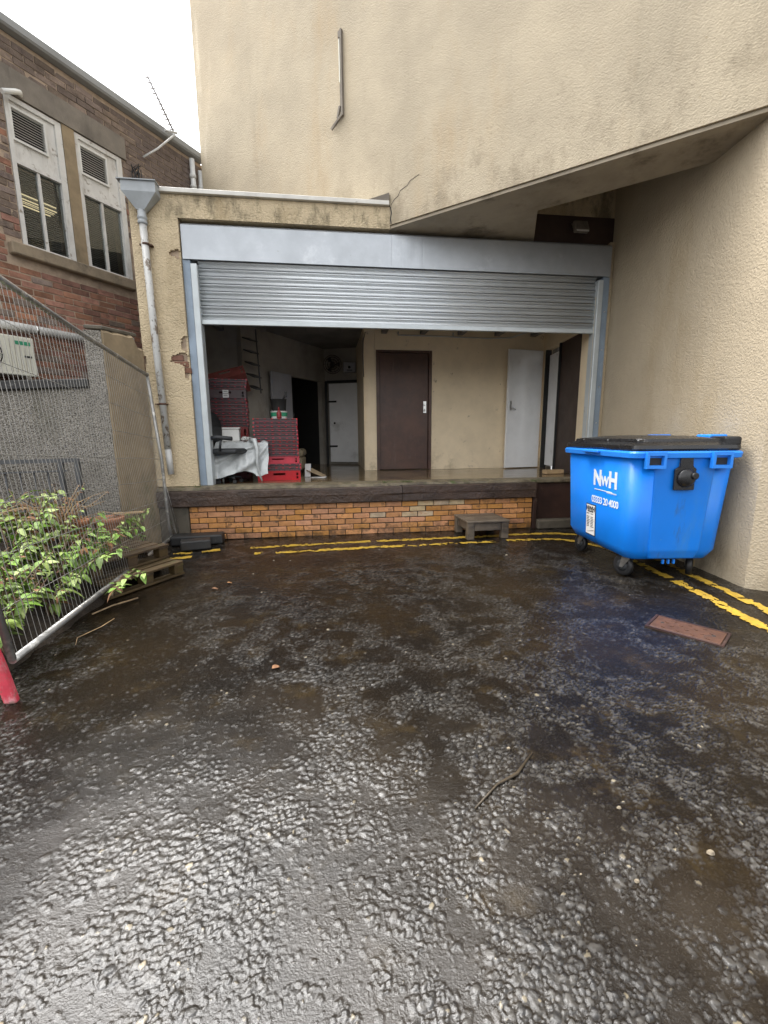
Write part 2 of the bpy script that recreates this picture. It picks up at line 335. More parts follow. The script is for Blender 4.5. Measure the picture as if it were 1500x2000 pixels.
WM = {}
def tag(o, label=None, cat=None, group=None, kind=None):
    if label: o['label'] = label
    if cat: o['category'] = cat
    if group: o['group'] = group
    if kind: o['kind'] = kind
    return o
def thing(name, label, cat, loc=(0, 0, 0), rz=0, group=None):
    o = bpy.data.objects.new(name, None); COL.objects.link(o)
    o.empty_display_size = .1
    o.location = loc; o.rotation_euler = (0, 0, rz)
    WM[o.name] = Matrix.Translation(loc) @ Matrix.Rotation(rz, 4, 'Z')
    return tag(o, label, cat, group)
def obj(name, me, parent=None, loc=(0, 0, 0), label=None, kind=None):
    o = bpy.data.objects.new(name, me); COL.objects.link(o); o.location = loc
    if parent is not None: o.parent = parent
    WM[o.name] = (WM[parent.name] if parent is not None else Matrix()) @ Matrix.Translation(loc)
    return tag(o, label, kind=kind)
def part(name, b, mat, parent, world=False, smooth=False, label=None, kind=None):
    """one mesh part; world=True means the shapes were given in world coordinates"""
    inv = WM[parent.name].inverted() if world else None
    return obj(name, b.mesh(name, mat, inv, smooth), parent, label=label, kind=kind)
def single(name, b, mat, label, cat, loc=(0, 0, 0), rz=0, group=None, smooth=False):
    o = obj(name, b.mesh(name, mat, None, smooth), None, loc); o.rotation_euler = (0, 0, rz)
    WM[o.name] = Matrix.Translation(loc) @ Matrix.Rotation(rz, 4, 'Z')
    return tag(o, label, cat, group)
def copy_tree(o, parent=None):
    c = o.copy(); COL.objects.link(c)
    if parent is not None: c.parent = parent
    for ch in list(o.children): copy_tree(ch, c)
    WM[c.name] = WM.get(o.name, Matrix())
    return c
ORD = ['first', 'second', 'third', 'fourth', 'fifth', 'sixth', 'seventh', 'eighth', 'ninth', 'tenth', 'eleventh', 'twelfth']

# ------------------------------------------------------------------ ground
def _h(ix, iy, s):
    v = np.sin(ix * 127.1 + iy * 311.7 + s * 74.7) * 43758.5453
    return v - np.floor(v)
def vnoise(x, y, s=0):
    ix, iy = np.floor(x), np.floor(y); fx, fy = x - ix, y - iy
    fx = fx * fx * (3 - 2 * fx); fy = fy * fy * (3 - 2 * fy)
    a, b, c, d = _h(ix, iy, s), _h(ix + 1, iy, s), _h(ix, iy + 1, s), _h(ix + 1, iy + 1, s)
    return a + (b - a) * fx + (c - a) * fy + (a - b - c + d) * fx * fy
def fbm(x, y, s=0, o=4):
    v = 0; a = .5; f = 1
    for i in range(o): v = v + a * vnoise(x * f, y * f, s + i * 3.1); a *= .5; f *= 2.03
    return v / (1 - .5 ** o)
def ground_h(x, y):
    """asphalt surface: gentle swells plus patches of exposed chippings"""
    swell = .016 * (fbm(x * .9 + 4, y * .9, 5, 3) - .5) + .010 * (fbm(x * 2.4, y * 2.4 + 9, 8, 3) - .5)
    return swell
def ground_stones(x, y):
    wx = x + .007 * (fbm(x * 70, y * 70, 21, 3) - .5); wy = y + .007 * (fbm(x * 70 + 40, y * 70, 22, 3) - .5)
    tot = np.zeros_like(x); rnd = np.zeros_like(x)
    patch = np.clip((fbm(x * 1.7 + 2, y * 1.7, 31, 4) - .27) * 4.0, 0, 1) * np.clip((fbm(x * 9, y * 9 + 3, 33, 4) - .37) * 5, 0, 1)
    for cs, amp, dens, sd in ((.025, .0060, .40, 1), (.016, .0052, .75, 2), (.010, .0034, .85, 3)):
        gx, gy = wx / cs, wy / cs; ix, iy = np.floor(gx), np.floor(gy)
        for dx in (-1, 0, 1):
            for dy in (-1, 0, 1):
                cx, cy = ix + dx, iy + dy
                jx, jy = cx + .15 + .7 * _h(cx, cy, sd + .1), cy + .15 + .7 * _h(cx, cy, sd + .2)
                r = .30 + .32 * _h(cx, cy, sd + .3); on = _h(cx, cy, sd + .4)
                an = _h(cx, cy, sd + .6) * 3.14; ca, sa = np.cos(an), np.sin(an); el = .62 + .38 * _h(cx, cy, sd + .7)
                ux, uy = gx - jx, gy - jy
                d = np.sqrt((ux * ca + uy * sa) ** 2 + ((uy * ca - ux * sa) / el) ** 2) / r
                k = np.clip(1 - d ** 7, 0, 1) ** .5 * amp * (.45 + .55 * _h(cx, cy, sd + .5)) * (1 + (_h(cx, cy, sd + 1.1) - .5) * 1.3 * ux + (_h(cx, cy, sd + 1.2) - .5) * 1.3 * uy)
                k = k * (on < dens * (.13 + .87 * patch)) * (.45 + .55 * patch)
                m = k > tot
                tot = np.where(m, k, tot); rnd = np.where(m, _h(cx, cy, sd + .9), rnd)
    return tot, rnd, patch

def build_ground():
    ny, nu = 860, 1000
    ys = .30 * (6.35 / .30) ** (np.arange(ny) / (ny - 1.0)); us = np.concatenate([np.linspace(-4.0, -1.2, 40), np.linspace(-1.15, 1.37, nu - 80), np.linspace(1.42, 4.2, 40)])
    Y, Uu = np.meshgrid(ys, us, indexing='ij'); X = Uu * (Y + .35)
    st, rnd, patch = ground_stones(X, Y)
    # the paint along the kerb lines fills the texture
    Z = ground_h(X, Y) + st
    co = np.stack([X, Y, Z], -1).reshape(-1, 3).astype(np.float32)
    idx = np.arange(ny * nu).reshape(ny, nu)
    q = np.stack([idx[:-1, :-1], idx[:-1, 1:], idx[1:, 1:], idx[1:, :-1]], -1).reshape(-1, 4)
    me = bpy.data.meshes.new('asphalt_yard')
    me.vertices.add(len(co)); me.vertices.foreach_set('co', co.ravel())
    me.loops.add(q.size); me.loops.foreach_set('vertex_index', q.ravel().astype(np.int32))
    me.polygons.add(len(q)); me.polygons.foreach_set('loop_start', (np.arange(len(q)) * 4).astype(np.int32))
    me.update(calc_edges=True)
    me.polygons.foreach_set('use_smooth', np.ones(len(q), dtype=bool))
    for nm, v in (('stone', np.clip(st / .005, 0, 1)), ('stone_id', rnd)):
        a = me.attributes.new(nm, 'FLOAT', 'POINT'); a.data.foreach_set('value', v.ravel().astype(np.float32))
    o = bpy.data.objects.new('asphalt_yard', me); COL.objects.link(o); tag(o, kind='structure')
    t = NT('wet_asphalt'); vec = t.n('ShaderNodeTexCoord').outputs['Object']
    a1 = t.n('ShaderNodeAttribute', attribute_name='stone').outputs['Fac']; a2 = t.n('ShaderNodeAttribute', attribute_name='stone_id').outputs['Fac']
    base = t.mix(t.ramp(t.noise(vec, .9, 5, .6), .35, .68), (.0065, .0052, .0042), (.0155, .0100, .0048))
    base = t.mix(t.ramp(t.noise(vec, 3.1, 5, .7), .52, .75), base, (.030, .020, .008))
    base = t.mix(t.math('MULTIPLY', t.ramp(t.noise(vec, 150, 3, .7), .5, .75), .5), base, (.045, .039, .032))
    stc = t.mix(t.ramp(a2, 0, 1), (.022, .021, .020), (.072, .067, .060))
    stc = t.mix(t.ramp(a2, .955, .985), stc, (.26, .22, .15))
    base = t.mix(t.math('MULTIPLY', a1, .85), base, stc)
    t.l(base, t.b.inputs['Base Color'])
    # standing film of rainwater: where it lies the surface is smooth and shiny, elsewhere only the wet chippings shine
    sx = t.n('ShaderNodeVectorMath', operation='SUBTRACT'); t.l(vec, sx.inputs[0]); sx.inputs[1].default_value = (-.20, .95, 0)
    ln = t.n('ShaderNodeVectorMath', operation='LENGTH'); t.l(sx.outputs[0], ln.inputs[0])
    film = t.ramp(t.math('SUBTRACT', t.math('MULTIPLY_ADD', t.noise(vec, 1.8, 5, .65), 2.2, -.25), ln.outputs['Value']), -.75, .35)
    t.l(t.math('MULTIPLY_ADD', film, -.09, t.math('MULTIPLY_ADD', t.noise(vec, 40, 3), .16, .10)), t.b.inputs['Roughness'])
    sp = t.math('MAXIMUM', t.math('MULTIPLY_ADD', a1, .50, .12), t.math('MULTIPLY', film, .82))
    t.l(sp, t.b.inputs['Specular IOR Level'])
    t.b.inputs['IOR'].default_value = 1.5
    bn = t.n('ShaderNodeBump'); bn.inputs['Strength'].default_value = .5; bn.inputs['Distance'].default_value = .0035
    t.l(t.math('ADD', t.noise(vec, 170, 4, .7), t.math('MULTIPLY', t.noise(vec, 45, 3, .6), .45)), bn.inputs['Height']); t.l(bn.outputs[0], t.b.inputs['Normal'])
    me.materials.append(t.m)
    MT['asphalt'] = t.m
    # wide sheet below it, out to the horizon
    b = B(); b.mm((-150, -150, -.30), (150, 150, -.03))
    g = obj('ground', b.mesh('ground', M('plain_asphalt', (.035, .031, .027), .35, var=.3, vscale=2, bump=.5, bscale=60)), kind='structure')
build_ground()

def line_strip(name, pts, width, seed, holes=.42, breaks=()):
    """painted road line: small tiles along a curve, worn ones missing"""
    P = [Vector((*p, 0)) for p in pts]; dense = []
    for i in range(len(P) - 1):
        p0, p1, p2, p3 = P[max(i - 1, 0)], P[i], P[i + 1], P[min(i + 2, len(P) - 1)]
        k = max(2, int((p2 - p1).length / .012))
        for j in range(k):
            s = j / k
            dense.append(.5 * ((2 * p1) + (p2 - p0) * s + (2 * p0 - 5 * p1 + 4 * p2 - p3) * s * s + (3 * p1 - p0 - 3 * p2 + p3) * s ** 3))
    dense.append(P[-1]); n = len(dense); m = 14
    co = np.zeros((n, m + 1, 2)); L = 0; along = np.zeros(n)
    for i in range(n):
        d = (dense[min(i + 1, n - 1)] - dense[max(i - 1, 0)]).normalized(); nr = Vector((-d.y, d.x, 0))
        if i: L += (dense[i] - dense[i - 1]).length
        along[i] = L
        for j in range(m + 1):
            q = dense[i] + nr * ((j / m - .5) * width); co[i, j] = (q.x, q.y)
    X, Y = co[..., 0], co[..., 1]
    st, _, _ = ground_stones(X, Y)
    Z = ground_h(X, Y) + .45 * st + .0045
    edge = np.abs(np.linspace(-1, 1, m + 1))[None, :] ** 3
    keep = fbm(X * 22, Y * 22, seed, 4) - .36 * edge - .10 * (st > .0035)
    wear = fbm(X * 2.2, Y * 2.2, seed + 5, 3)
    ok = keep + .35 * (wear - .5) > holes - .22
    for a, b_ in breaks: ok &= ~((along[:, None] > a) & (along[:, None] < b_))
    vid = {}; verts = []; faces = []
    def V(i, j):
        if (i, j) not in vid: vid[(i, j)] = len(verts); verts.append((X[i, j], Y[i, j], Z[i, j]))
        return vid[(i, j)]
    for i in range(n - 1):
        for j in range(m):
            if ok[i, j] and ok[i + 1, j + 1]: faces.append((V(i, j), V(i + 1, j), V(i + 1, j + 1), V(i, j + 1)))
    me = bpy.data.meshes.new(name); me.from_pydata(verts, [], faces); me.materials.append(MT['yellow'])
    return obj(name, me, kind='structure')
line_strip('yellow_line', [(-.95, 5.36), (.5, 5.41), (1.8, 5.46), (2.6, 5.50), (3.15, 5.45), (3.5, 5.1), (3.58, 4.5), (3.50, 3.95), (3.39, 3.1), (3.30, 2.5), (3.28, 1.9)], .118, 41, .49, [(1.5, 1.56)])
line_strip('yellow_line', [(-.86, 5.07), (.5, 5.12), (1.8, 5.17), (2.45, 5.20), (2.95, 5.15), (3.2, 4.85), (3.28, 4.4), (3.22, 3.9), (3.12, 3.05), (3.02, 2.5), (3.0, 1.9)], .118, 57, .55, [(.10, .24), (2.98, 3.14), (5.55, 5.62)])
line_strip('yellow_line', [(-1.80, 5.20), (-1.30, 5.33)], .13, 63, .52, [(.22, .30)])
line_strip('yellow_line', [(-1.78, 5.02), (-1.55, 5.05)], .12, 71, .50)

# ------------------------------------------------------------------ loading dock (plinth) with bricks
DY = 5.88
dock = thing('loading_dock', 'raised loading dock of tan brick with a dark timber edge under the roller shutter', 'loading dock', (.6, DY, 0))
b = B(); b.mm((-1.79, DY + .012, 0), (2.94, DY + .20, .452)); part('mortar_bed', b, 'mortar', dock, True)
def brick_mesh(name, L, D, H, mat, j=.003):
    b = B(); b.box((0, 0, 0), (L, D, H)); b.bevel(.004)
    for v in b.b.verts: v.co += Vector((random.uniform(-j, j), random.uniform(-j, j) * .8, random.uniform(-j, j) * .7))
    return b.mesh(name, mat)
full = [brick_mesh('brick', .214, .09, .064, 'brick_tan') for _ in range(4)]
half = [brick_mesh('brick', .102, .09, .064, 'brick_tan') for _ in range(2)]
pale = [brick_mesh('brick', .214, .09, .064, 'brick_pale') for _ in range(2)]
x0, x1 = -1.785, 2.938
for r in range(6):
    x = x0 - (.1125 if r % 2 else 0)
    while x < x1 - .03:
        a, e = max(x, x0), min(x + .225, x1)
        if e - a > .05:
            w = e - a
            z = .038 + r * .075
            cx = (a + e) / 2
            limey = math.exp(-((cx - 1.30 - .5 * (r - 4) * .3) / .38) ** 2 - ((r - 4) / 1.3) ** 2)
            me = (random.choice(pale) if random.random() < limey * .75 else random.choice(full)) if w > .16 else random.choice(half)
            o = obj('brick', me, dock, (cx - .6, random.uniform(.038, .047), z))
            if w > .16: o.scale.x = (w - .011) / .214
            else: o.scale.x = (w - .011) / .102
        x += .225
b = B(); b.mm((-2.15, DY - .02, 0), (-1.79, DY + .2, .452)); b.bevel(.01); part('cement_end', b, 'cement', dock, True)
# timber edge: two baulks end to end, slightly sagging, ragged front
def baulk(xa, xb, z0, z1, yf, seed, rough=.012):
    bb = B(); n = int((xb - xa) / .05)
    secs = []
    for i in range(n + 1):
        x = xa + (xb - xa) * i / n
        w = lambda k: rough * (2 * float(fbm(np.array([x * 2.3 + k * 9.1]), np.array([seed * 3.7]), seed)[0]) - 1)
        secs.append([(x, yf + w(1) + .010, z0 + w(2) * .5), (x, yf + w(3) * 1.2, z0 + .012 + w(2) * .5), (x, yf + w(4), (z0 * .55 + z1 * .45)), (x, yf + w(8) - .004, (z0 * .45 + z1 * .55)),
                     (x, yf + w(5), z1 - .014 + w(6) * .5), (x, yf + .012 + w(5), z1 + w(6) * .4), (x, DY + .2, z1), (x, DY + .2, z0)])
    bb.loft(secs); return bb
part('timber_edge', baulk(-2.14, 1.02, .458, .665, DY - .075, 3), 'baulk', dock, True)
part('timber_edge', baulk(1.026, 2.955, .458, .675, DY - .068, 7, .007), 'baulk', dock, True)
b = B(); secs = []
for i in range(101):
    x = -2.14 + 5.1 * i / 100
    w = float(fbm(np.array([x * 9.0]), np.array([3.3]), 4)[0]) - .5; w2 = float(fbm(np.array([x * 14.0]), np.array([8.3]), 6)[0]) - .5
    zb = .668 if x < 1.02 else .678
    secs.append([(x, DY - .04 + .07 * w, zb), (x, DY - .035 + .07 * w, .705 + .02 * w2), (x, DY + .04, .722 + .01 * w2), (x, DY + .21, .7205), (x, DY + .21, zb)])
b.loft(secs); part('floor_lip', b, 'dock_lip', dock, True)
b = B(); b.mm((2.96, DY + .03, .13), (4.2, DY + .2, .66)); part('end_panel', b, 'dark_brown', dock, True)
b = B(); b.mm((2.945, DY - .03, 0), (3.0, DY + .18, .66)).bevel(.005); part('end_post', b, 'dark_brown', dock, True)
b = B(); b.mm((3.0, DY - .10, 0), (3.98, DY + .2, .128)).bevel(.012); part('end_step', b, 'cement', dock, True)
b = B(); b.mm((2.96, DY - .02, .662), (4.0, DY + .21, .719)).bevel(.01); part('end_lip', b, 'dock_lip', dock, True)
for (mx, mw) in ((-1.72, .06), (-.35, .05), (1.02, .09), (.80, .05), (1.1, .04)):
    b = B()
    for k in range(40):
        p = Vector((mx + random.gauss(0, mw), DY + random.uniform(-.03, .04), .70 + random.uniform(0, .02)))
        q = p + Vector((random.uniform(-.015, .015), random.uniform(-.02, .005), random.uniform(.012, .035)))
        b.slab([p, p + Vector((.004, 0, 0)), q], (0, .0015, 0))
    tag(obj('moss', b.mesh('moss', 'moss')), kind='stuff')
# dock floor slab: part of the setting
b = B(); b.prism([(-2.12, DY + .212), (4.6, DY + .212), (5.7, 8.0), (5.7, 11.4), (-2.12, 11.4)], .45, .720)
obj('dock_floor', b.mesh('dock_floor', 'dock_floor'), kind='structure')

# ------------------------------------------------------------------ loading bay building
bay = thing('loading_bay', 'single storey cream roughcast loading bay round the half open roller shutter', 'loading bay', (.9, 6.1, 0))
def cells_skin(xa, xb, za, zb, yf, th, holes, step=.016, wob=.008):
    """render skin as a grid, cells inside the holes missing, with a thickness"""
    nx, nz = int((xb - xa) / step), int((zb - za) / step)
    bb = B(); vid = {}
    def inside(x, z):
        for (hx, hz, rx, rz_, sd) in holes:
            w = float(fbm(np.array([x * 14.0]), np.array([z * 14.0]), sd, 3)[0])
            if ((x - hx) / rx) ** 2 + ((z - hz) / rz_) ** 2 < (.35 + 1.3 * w) ** 2: return True
        return False
    keep = {(i, k): not inside(xa + (i + .5) * (xb - xa) / nx, za + (k + .5) * (zb - za) / nz) for i in range(nx) for k in range(nz)}
    def V(i, k, s):
        if (i, k, s) not in vid:
            vid[(i, k, s)] = bb.b.verts.new((xa + i * (xb - xa) / nx, yf + s * th, za + k * (zb - za) / nz))
        return vid[(i, k, s)]
    for (i, k), ok in keep.items():
        if not ok: continue
        bb.b.faces.new((V(i, k, 0), V(i + 1, k, 0), V(i + 1, k + 1, 0), V(i, k + 1, 0)))
        for (di, dk, c) in ((-1, 0, ((i, k + 1), (i, k))), (1, 0, ((i + 1, k), (i + 1, k + 1))), (0, -1, ((i, k), (i + 1, k))), (0, 1, ((i + 1, k + 1), (i, k + 1)))):
            if not keep.get((i + di, k + dk), False):
                p, q = c
                bb.b.faces.new((V(*p, 0), V(*p, 1), V(*q, 1), V(*q, 0)))
    return bb
holes = [(-1.69, 3.49, .075, .055, 2), (-1.645, 2.47, .05, .13, 5), (-1.72, 2.28, .12, .07, 9), (-1.645, 2.16, .045, .10, 12), (-2.17, 2.22, .05, .12, 17)]
pl_ = part('pillar', cells_skin(-2.16, -1.632, .722, 3.875, DY, .03, holes), 'render_bay', bay, True)
b = B(); b.mm((-2.157, DY + .03, .722), (-1.660, DY + .40, 3.875)); part('pillar_core', b, 'mortar_red', bay, True)
b = B(); b.mm((-1.659, DY + .031, .722), (-1.633, DY + .40, 3.875)); part('pillar_reveal', b, 'render_bay', bay, True)
red2 = brick_mesh('brick', .20, .05, .064, 'brick_red', .006)
for (bx, bz) in ((-1.80, 2.31), (-1.745, 2.235), (-1.72, 2.16)):
    obj('brick', red2, bay, (bx - .9, DY + .044 - 6.1, bz))
b = B(); b.mm((-2.16, DY, 3.877), (.884, DY + .42, 4.125)); part('lintel', b, 'render_bay', bay, True)
b = B(); b.mm((-1.83, DY - .045, 4.127), (.868, DY + .5, 4.175)).bevel(.004); part('roof_flashing', b, 'flash', bay, True)
b = B(); b.prism([(-2.15, DY + .43), (.9, DY + .43), (.9, 6.0), (-.9, 7.5), (-1.8, 8.2), (-2.15, 8.2)], 4.0, 4.13); part('flat_roof', b, 'lintel', bay, True)
b = B(); b.slab([(.60, DY - .03, 4.176), (.87, DY - .03, 4.176), (.87, DY - .03, 4.27)], (0, .03, 0)); part('flashing_upstand', b, 'lintel', bay, True)
# inside: room walls, ceiling, joists
FZ = .722; SYC = 5.975
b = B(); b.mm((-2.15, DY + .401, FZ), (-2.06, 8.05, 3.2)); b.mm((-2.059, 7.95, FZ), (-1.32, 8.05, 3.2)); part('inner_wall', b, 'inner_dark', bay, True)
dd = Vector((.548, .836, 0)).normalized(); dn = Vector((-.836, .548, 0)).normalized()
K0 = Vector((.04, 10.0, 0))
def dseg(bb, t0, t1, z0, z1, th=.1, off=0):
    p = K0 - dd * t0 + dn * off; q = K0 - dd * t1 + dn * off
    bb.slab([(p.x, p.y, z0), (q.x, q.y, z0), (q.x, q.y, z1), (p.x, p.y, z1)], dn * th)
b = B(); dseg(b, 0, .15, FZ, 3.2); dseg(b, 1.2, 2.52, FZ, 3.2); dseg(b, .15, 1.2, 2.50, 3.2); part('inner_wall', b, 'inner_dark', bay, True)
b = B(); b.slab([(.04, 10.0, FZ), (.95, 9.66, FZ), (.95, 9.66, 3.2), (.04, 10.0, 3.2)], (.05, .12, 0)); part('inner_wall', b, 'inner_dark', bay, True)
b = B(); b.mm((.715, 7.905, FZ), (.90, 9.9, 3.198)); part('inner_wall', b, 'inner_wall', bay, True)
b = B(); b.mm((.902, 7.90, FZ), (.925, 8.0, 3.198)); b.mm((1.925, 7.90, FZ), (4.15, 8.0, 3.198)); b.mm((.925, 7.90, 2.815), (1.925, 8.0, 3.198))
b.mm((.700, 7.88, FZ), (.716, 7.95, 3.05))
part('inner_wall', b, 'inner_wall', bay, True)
rw0, rwd = Vector((4.03, 7.905, 0)), Vector((-.147, -1, 0)).normalized()
def rseg(bb, t0, t1, z0, z1, th=.12, off=0):
    nrm = Vector((1, -.147, 0)).normalized()
    p = rw0 + rwd * t0 + nrm * off; q = rw0 + rwd * t1 + nrm * off
    bb.slab([(p.x, p.y, z0), (q.x, q.y, z0), (q.x, q.y, z1), (p.x, p.y, z1)], nrm * th)
b = B(); rseg(b, 0, .10, FZ, 3.2); rseg(b, 1.62, 1.98, FZ, 3.2); rseg(b, .10, 1.62, 2.84, 3.2); part('inner_wall', b, 'inner_wall', bay, True)
b = B(); b.prism([(-2.15, DY + .40), (4.4, DY + .40), (5.7, 8.0), (5.7, 11.4), (-2.15, 11.4)], 3.202, 3.3); part('inner_ceiling', b, 'ceiling', bay, True)
b = B(); b.mm((-1.659, DY + .30, 3.19), (4.0, DY + .399, 3.90)); part('inner_header', b, 'ceiling', bay, True)
for k in range(9):
    b = B(); x = -1.7 + k * .68; b.mm((x, DY + .42, 3.08), (x + .09, 7.88 if x > .6 else 7.93, 3.199)); part('joist', b, 'ceiling', bay, True)
# dark voids behind the two door openings
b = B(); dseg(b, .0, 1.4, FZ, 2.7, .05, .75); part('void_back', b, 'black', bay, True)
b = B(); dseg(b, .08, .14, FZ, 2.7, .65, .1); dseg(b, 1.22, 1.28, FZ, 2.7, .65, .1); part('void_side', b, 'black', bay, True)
b = B(); b.prism([(4.16, 7.98), (4.335, 7.98), (4.335, 8.02), (4.16, 8.02)], FZ, 3.2); b.prism([(4.378, 7.98), (5.6, 7.98), (5.6, 8.02), (4.378, 8.02)], FZ, 3.2); b.prism([(5.5, 5.6), (5.6, 5.6), (5.6, 8.1), (5.5, 8.1)], FZ, 3.2); part('void_back', b, 'inner_dark', bay, True)  # narrow slit added between the panels to let sky through as a bright strip
b = B(); b.mm((-2.4, 11.4, .45), (5.8, 11.5, 5.2)); b.mm((5.7, 5.9, .45), (5.8, 9.2, 5.2)); b.mm((-2.14, 8.06, .45), (-2.05, 11.39, 4.0)); part('outer_wall', b, 'inner_dark', bay, True)  # right hand wall cut short so sky light reaches the added slit
b = B(); b.mm((3.917, SYC - .005, FZ), (4.20, SYC + .10, 3.9)); part('jamb_filler', b, 'render_bay', bay, True)
# doors of the bay
door = obj('door', (lambda bb: (bb.mm((.985, 7.925, FZ + .012), (1.868, 7.965, 2.775)), bb.bevel(.004), bb)[2])(B()).mesh('door', 'brown', WM[bay.name].inverted()), bay, label='closed dark brown flush door')
b = B(); b.mm((.926, 7.882, FZ + .001), (.980, 7.98, 2.814)); b.mm((1.872, 7.882, FZ + .001), (1.924, 7.98, 2.814)); b.mm((.981, 7.882, 2.778), (1.871, 7.98, 2.814)); part('frame', b, 'brown', door, True)
b = B(); b.mm((1.775, 7.905, 1.74), (1.835, 7.924, 1.95)).bevel(.004); part('lock_plate', b, 'steel', door, True)
b = B(); b.lathe((1.805, 7.895, 1.885), [(.018, -.02), (.022, 0), (.018, .02)], 12, 'Y'); b.tube([(1.805, 7.89, 1.80), (1.80, 7.87, 1.80), (1.795, 7.87, 1.77)], .008); part('handle', b, 'steel', door, True)
def leaf_door(p, q, z0, z1, mat, label, th=.042):
    p, q = Vector((*p, 0)), Vector((*q, 0)); d = (q - p).normalized(); n = Vector((-d.y, d.x, 0)); bb = B()
    bb.slab([(p.x, p.y, z0), (q.x, q.y, z0), (q.x, q.y, z1), (p.x, p.y, z1)], n * th); bb.bevel(.004)
    return part('door', bb, mat, bay, True, label=label)
wd = leaf_door((3.285, 7.72), (3.995, 7.855), FZ + .015, 2.84, 'white_door', 'open white door leaf folded back against the cream wall')
b = B(); b.box((3.35, 7.722, 1.86), (.028, .012, .17), R(11)); b.tube([(3.352, 7.72, 1.83), (3.356, 7.675, 1.83), (3.43, 7.688, 1.79)], .010); b.lathe((3.352, 7.712, 1.90), [(.014, -.012), (.014, .012)], 10, 'Y'); part('handle', b, 'steel', wd, True)
b = B(); rseg(b, .78, 1.61, FZ + .012, 2.835, .04, .03); br = part('door', b, 'brown_dull', bay, True, label='brown boarded door leaf in the right hand opening')
b = B(); rseg(b, .74, .775, FZ, 2.838, .10, .0); rseg(b, .102, .14, FZ, 2.838, .1, -.004); part('frame', b, 'black', br, True)
b = B(); rseg(b, .16, .585, FZ + .06, 2.74, .03, .06); wp = part('door', b, 'white_door', bay, True, label='white inner door seen through the gap')
bd = leaf_door((.115, 9.86), (.725, 9.63), FZ + .05, 2.46, 'white_door', 'white back door with two black strap hinges')
b = B()
for z in (1.12, 2.08): b.bar((.10, 9.855, z), (.27, 9.785, z), .02, .035)
part('hinge', b, 'black', bd, True)
b = B(); b.lathe((.22, 9.80, 1.62), [(.022, -.03), (.022, .03)], 10, 'Y'); part('handle', b, 'black', bd, True)
b = B(); b.bar((.055, 9.92, FZ), (.055, 9.92, 2.52), .05, .06); b.bar((.08, 9.90, 2.50), (.72, 9.665, 2.50), .05, .05); part('frame', b, 'black', bd, True)
gd = leaf_door((-.915, 8.30), (-.60, 8.80), FZ + .02, 2.50, 'grey_door', 'grey door leaf folded open against the back wall')
# void above the soffit: brown panel, recess lining
b = B(); b.mm((2.80, 6.03, 3.89), (3.99, 6.10, 4.22)); part('recess_panel', b, 'brown_dull', bay, True)
b = B(); b.mm((2.80, 6.04, 4.222), (4.3, 6.16, 5.2)); part('recess_wall', b, 'render_bay', bay, True)
# conduit along the top of the inner wall
b = B(); b.tube([(1.30, 7.86, 3.10), (1.32, 7.86, 3.06), (2.2, 7.86, 3.05), (2.9, 7.86, 3.035), (3.35, 7.85, 3.05), (3.62, 7.6, 3.12)], .012)
for x in (1.32, 2.30): b.tube([(x, 7.86, 3.05), (x, 7.89, 3.12)], .01)
part('conduit', b, 'pipe_pale', bay, True)
b = B(); b.tube([(.70, 7.84, 2.35), (.69, 7.83, 2.7), (.70, 7.84, 2.95), (.74, 7.86, 3.1)], .008); part('cable', b, 'chair_black', bay, True)

# ------------------------------------------------------------------ tall building: overhanging upper wall
ud = Vector((.757, -.654, 0)).normalized(); un = Vector((.654, .757, 0)).normalized()
P0 = Vector((.872, DY, 0)); URZ = math.atan2(ud.y, ud.x)
tall = thing('tall_building', 'tall cream roughcast building whose blank wall overhangs the loading bay', 'building', (P0.x, P0.y, 0), URZ)
TOP = 8.7
b = B(); b.slab([(0.012, 0, 3.92), (3.82, 0, 3.92), (3.82, 0, TOP), (-3.592, 0, TOP), (-3.592, 0, 4.14), (.012, 0, 4.14)], (0, .62, 0)); part('wall', b, 'render', tall)
def crack(pts, w=.006):
    b = B()
    for p, q in zip(pts, pts[1:]): b.bar((p[0], -.001, p[1]), (q[0], -.001, q[1]), w, .004, up=(0, 1, 0))
    part('crack', b, 'dark', tall)
crack([(.02, 4.12), (.035, 4.05), (.02, 3.99), (.03, 3.93)], .012)
crack([(.03, 4.14), (.08, 4.19), (.13, 4.21), (.16, 4.26), (.26, 4.29), (.30, 4.33), (.42, 4.36)], .004)
b = B(); b.slab([(-3.56, .62, TOP - .3), (3.82, .62, TOP - .3), (3.82, 6, TOP - .3), (-3.56, 6, TOP - .3)], (0, 0, .2)); part('roof', b, 'lintel', tall)
b = B(); b.mm((-3.59, .621, 4.14), (-3.4, 6, TOP - .32)); part('end_wall', b, 'render', tall)
b = B(); b.prism([(.885, 5.895), (3.70, 3.47), (3.80, 3.90), (3.83, 4.13), (2.508, 5.256), (2.84, 6.02), (2.84, 6.2), (.885, 6.2)], 3.885, 3.917); part('soffit', b, 'soffit', tall, True)
b = B(); b.slab([(2.838, 6.02, 3.918), (2.506, 5.258, 3.918), (2.506, 5.258, 5.2), (2.838, 6.02, 5.2)], (-.08, .03, 0)); part('recess_side', b, 'soffit', tall, True)
b = B(); b.prism([(1.2, 6.45), (3.9, 4.2), (4.4, 4.2), (4.4, 6.6), (1.2, 6.6)], 5.2, 5.3); part('recess_roof', b, 'soffit', tall, True)

side = thing('side_wall', 'cream roughcast side wall with a squared near corner behind the blue bin', 'wall', (3.61, 3.21, 0))
b = B(); b.prism([(3.625, 3.215), (4.01, 6.2), (4.4, 6.2), (5.5, 5.0), (5.5, 1.62)], -.02, TOP); part('wall', b, 'render_side', side, True)

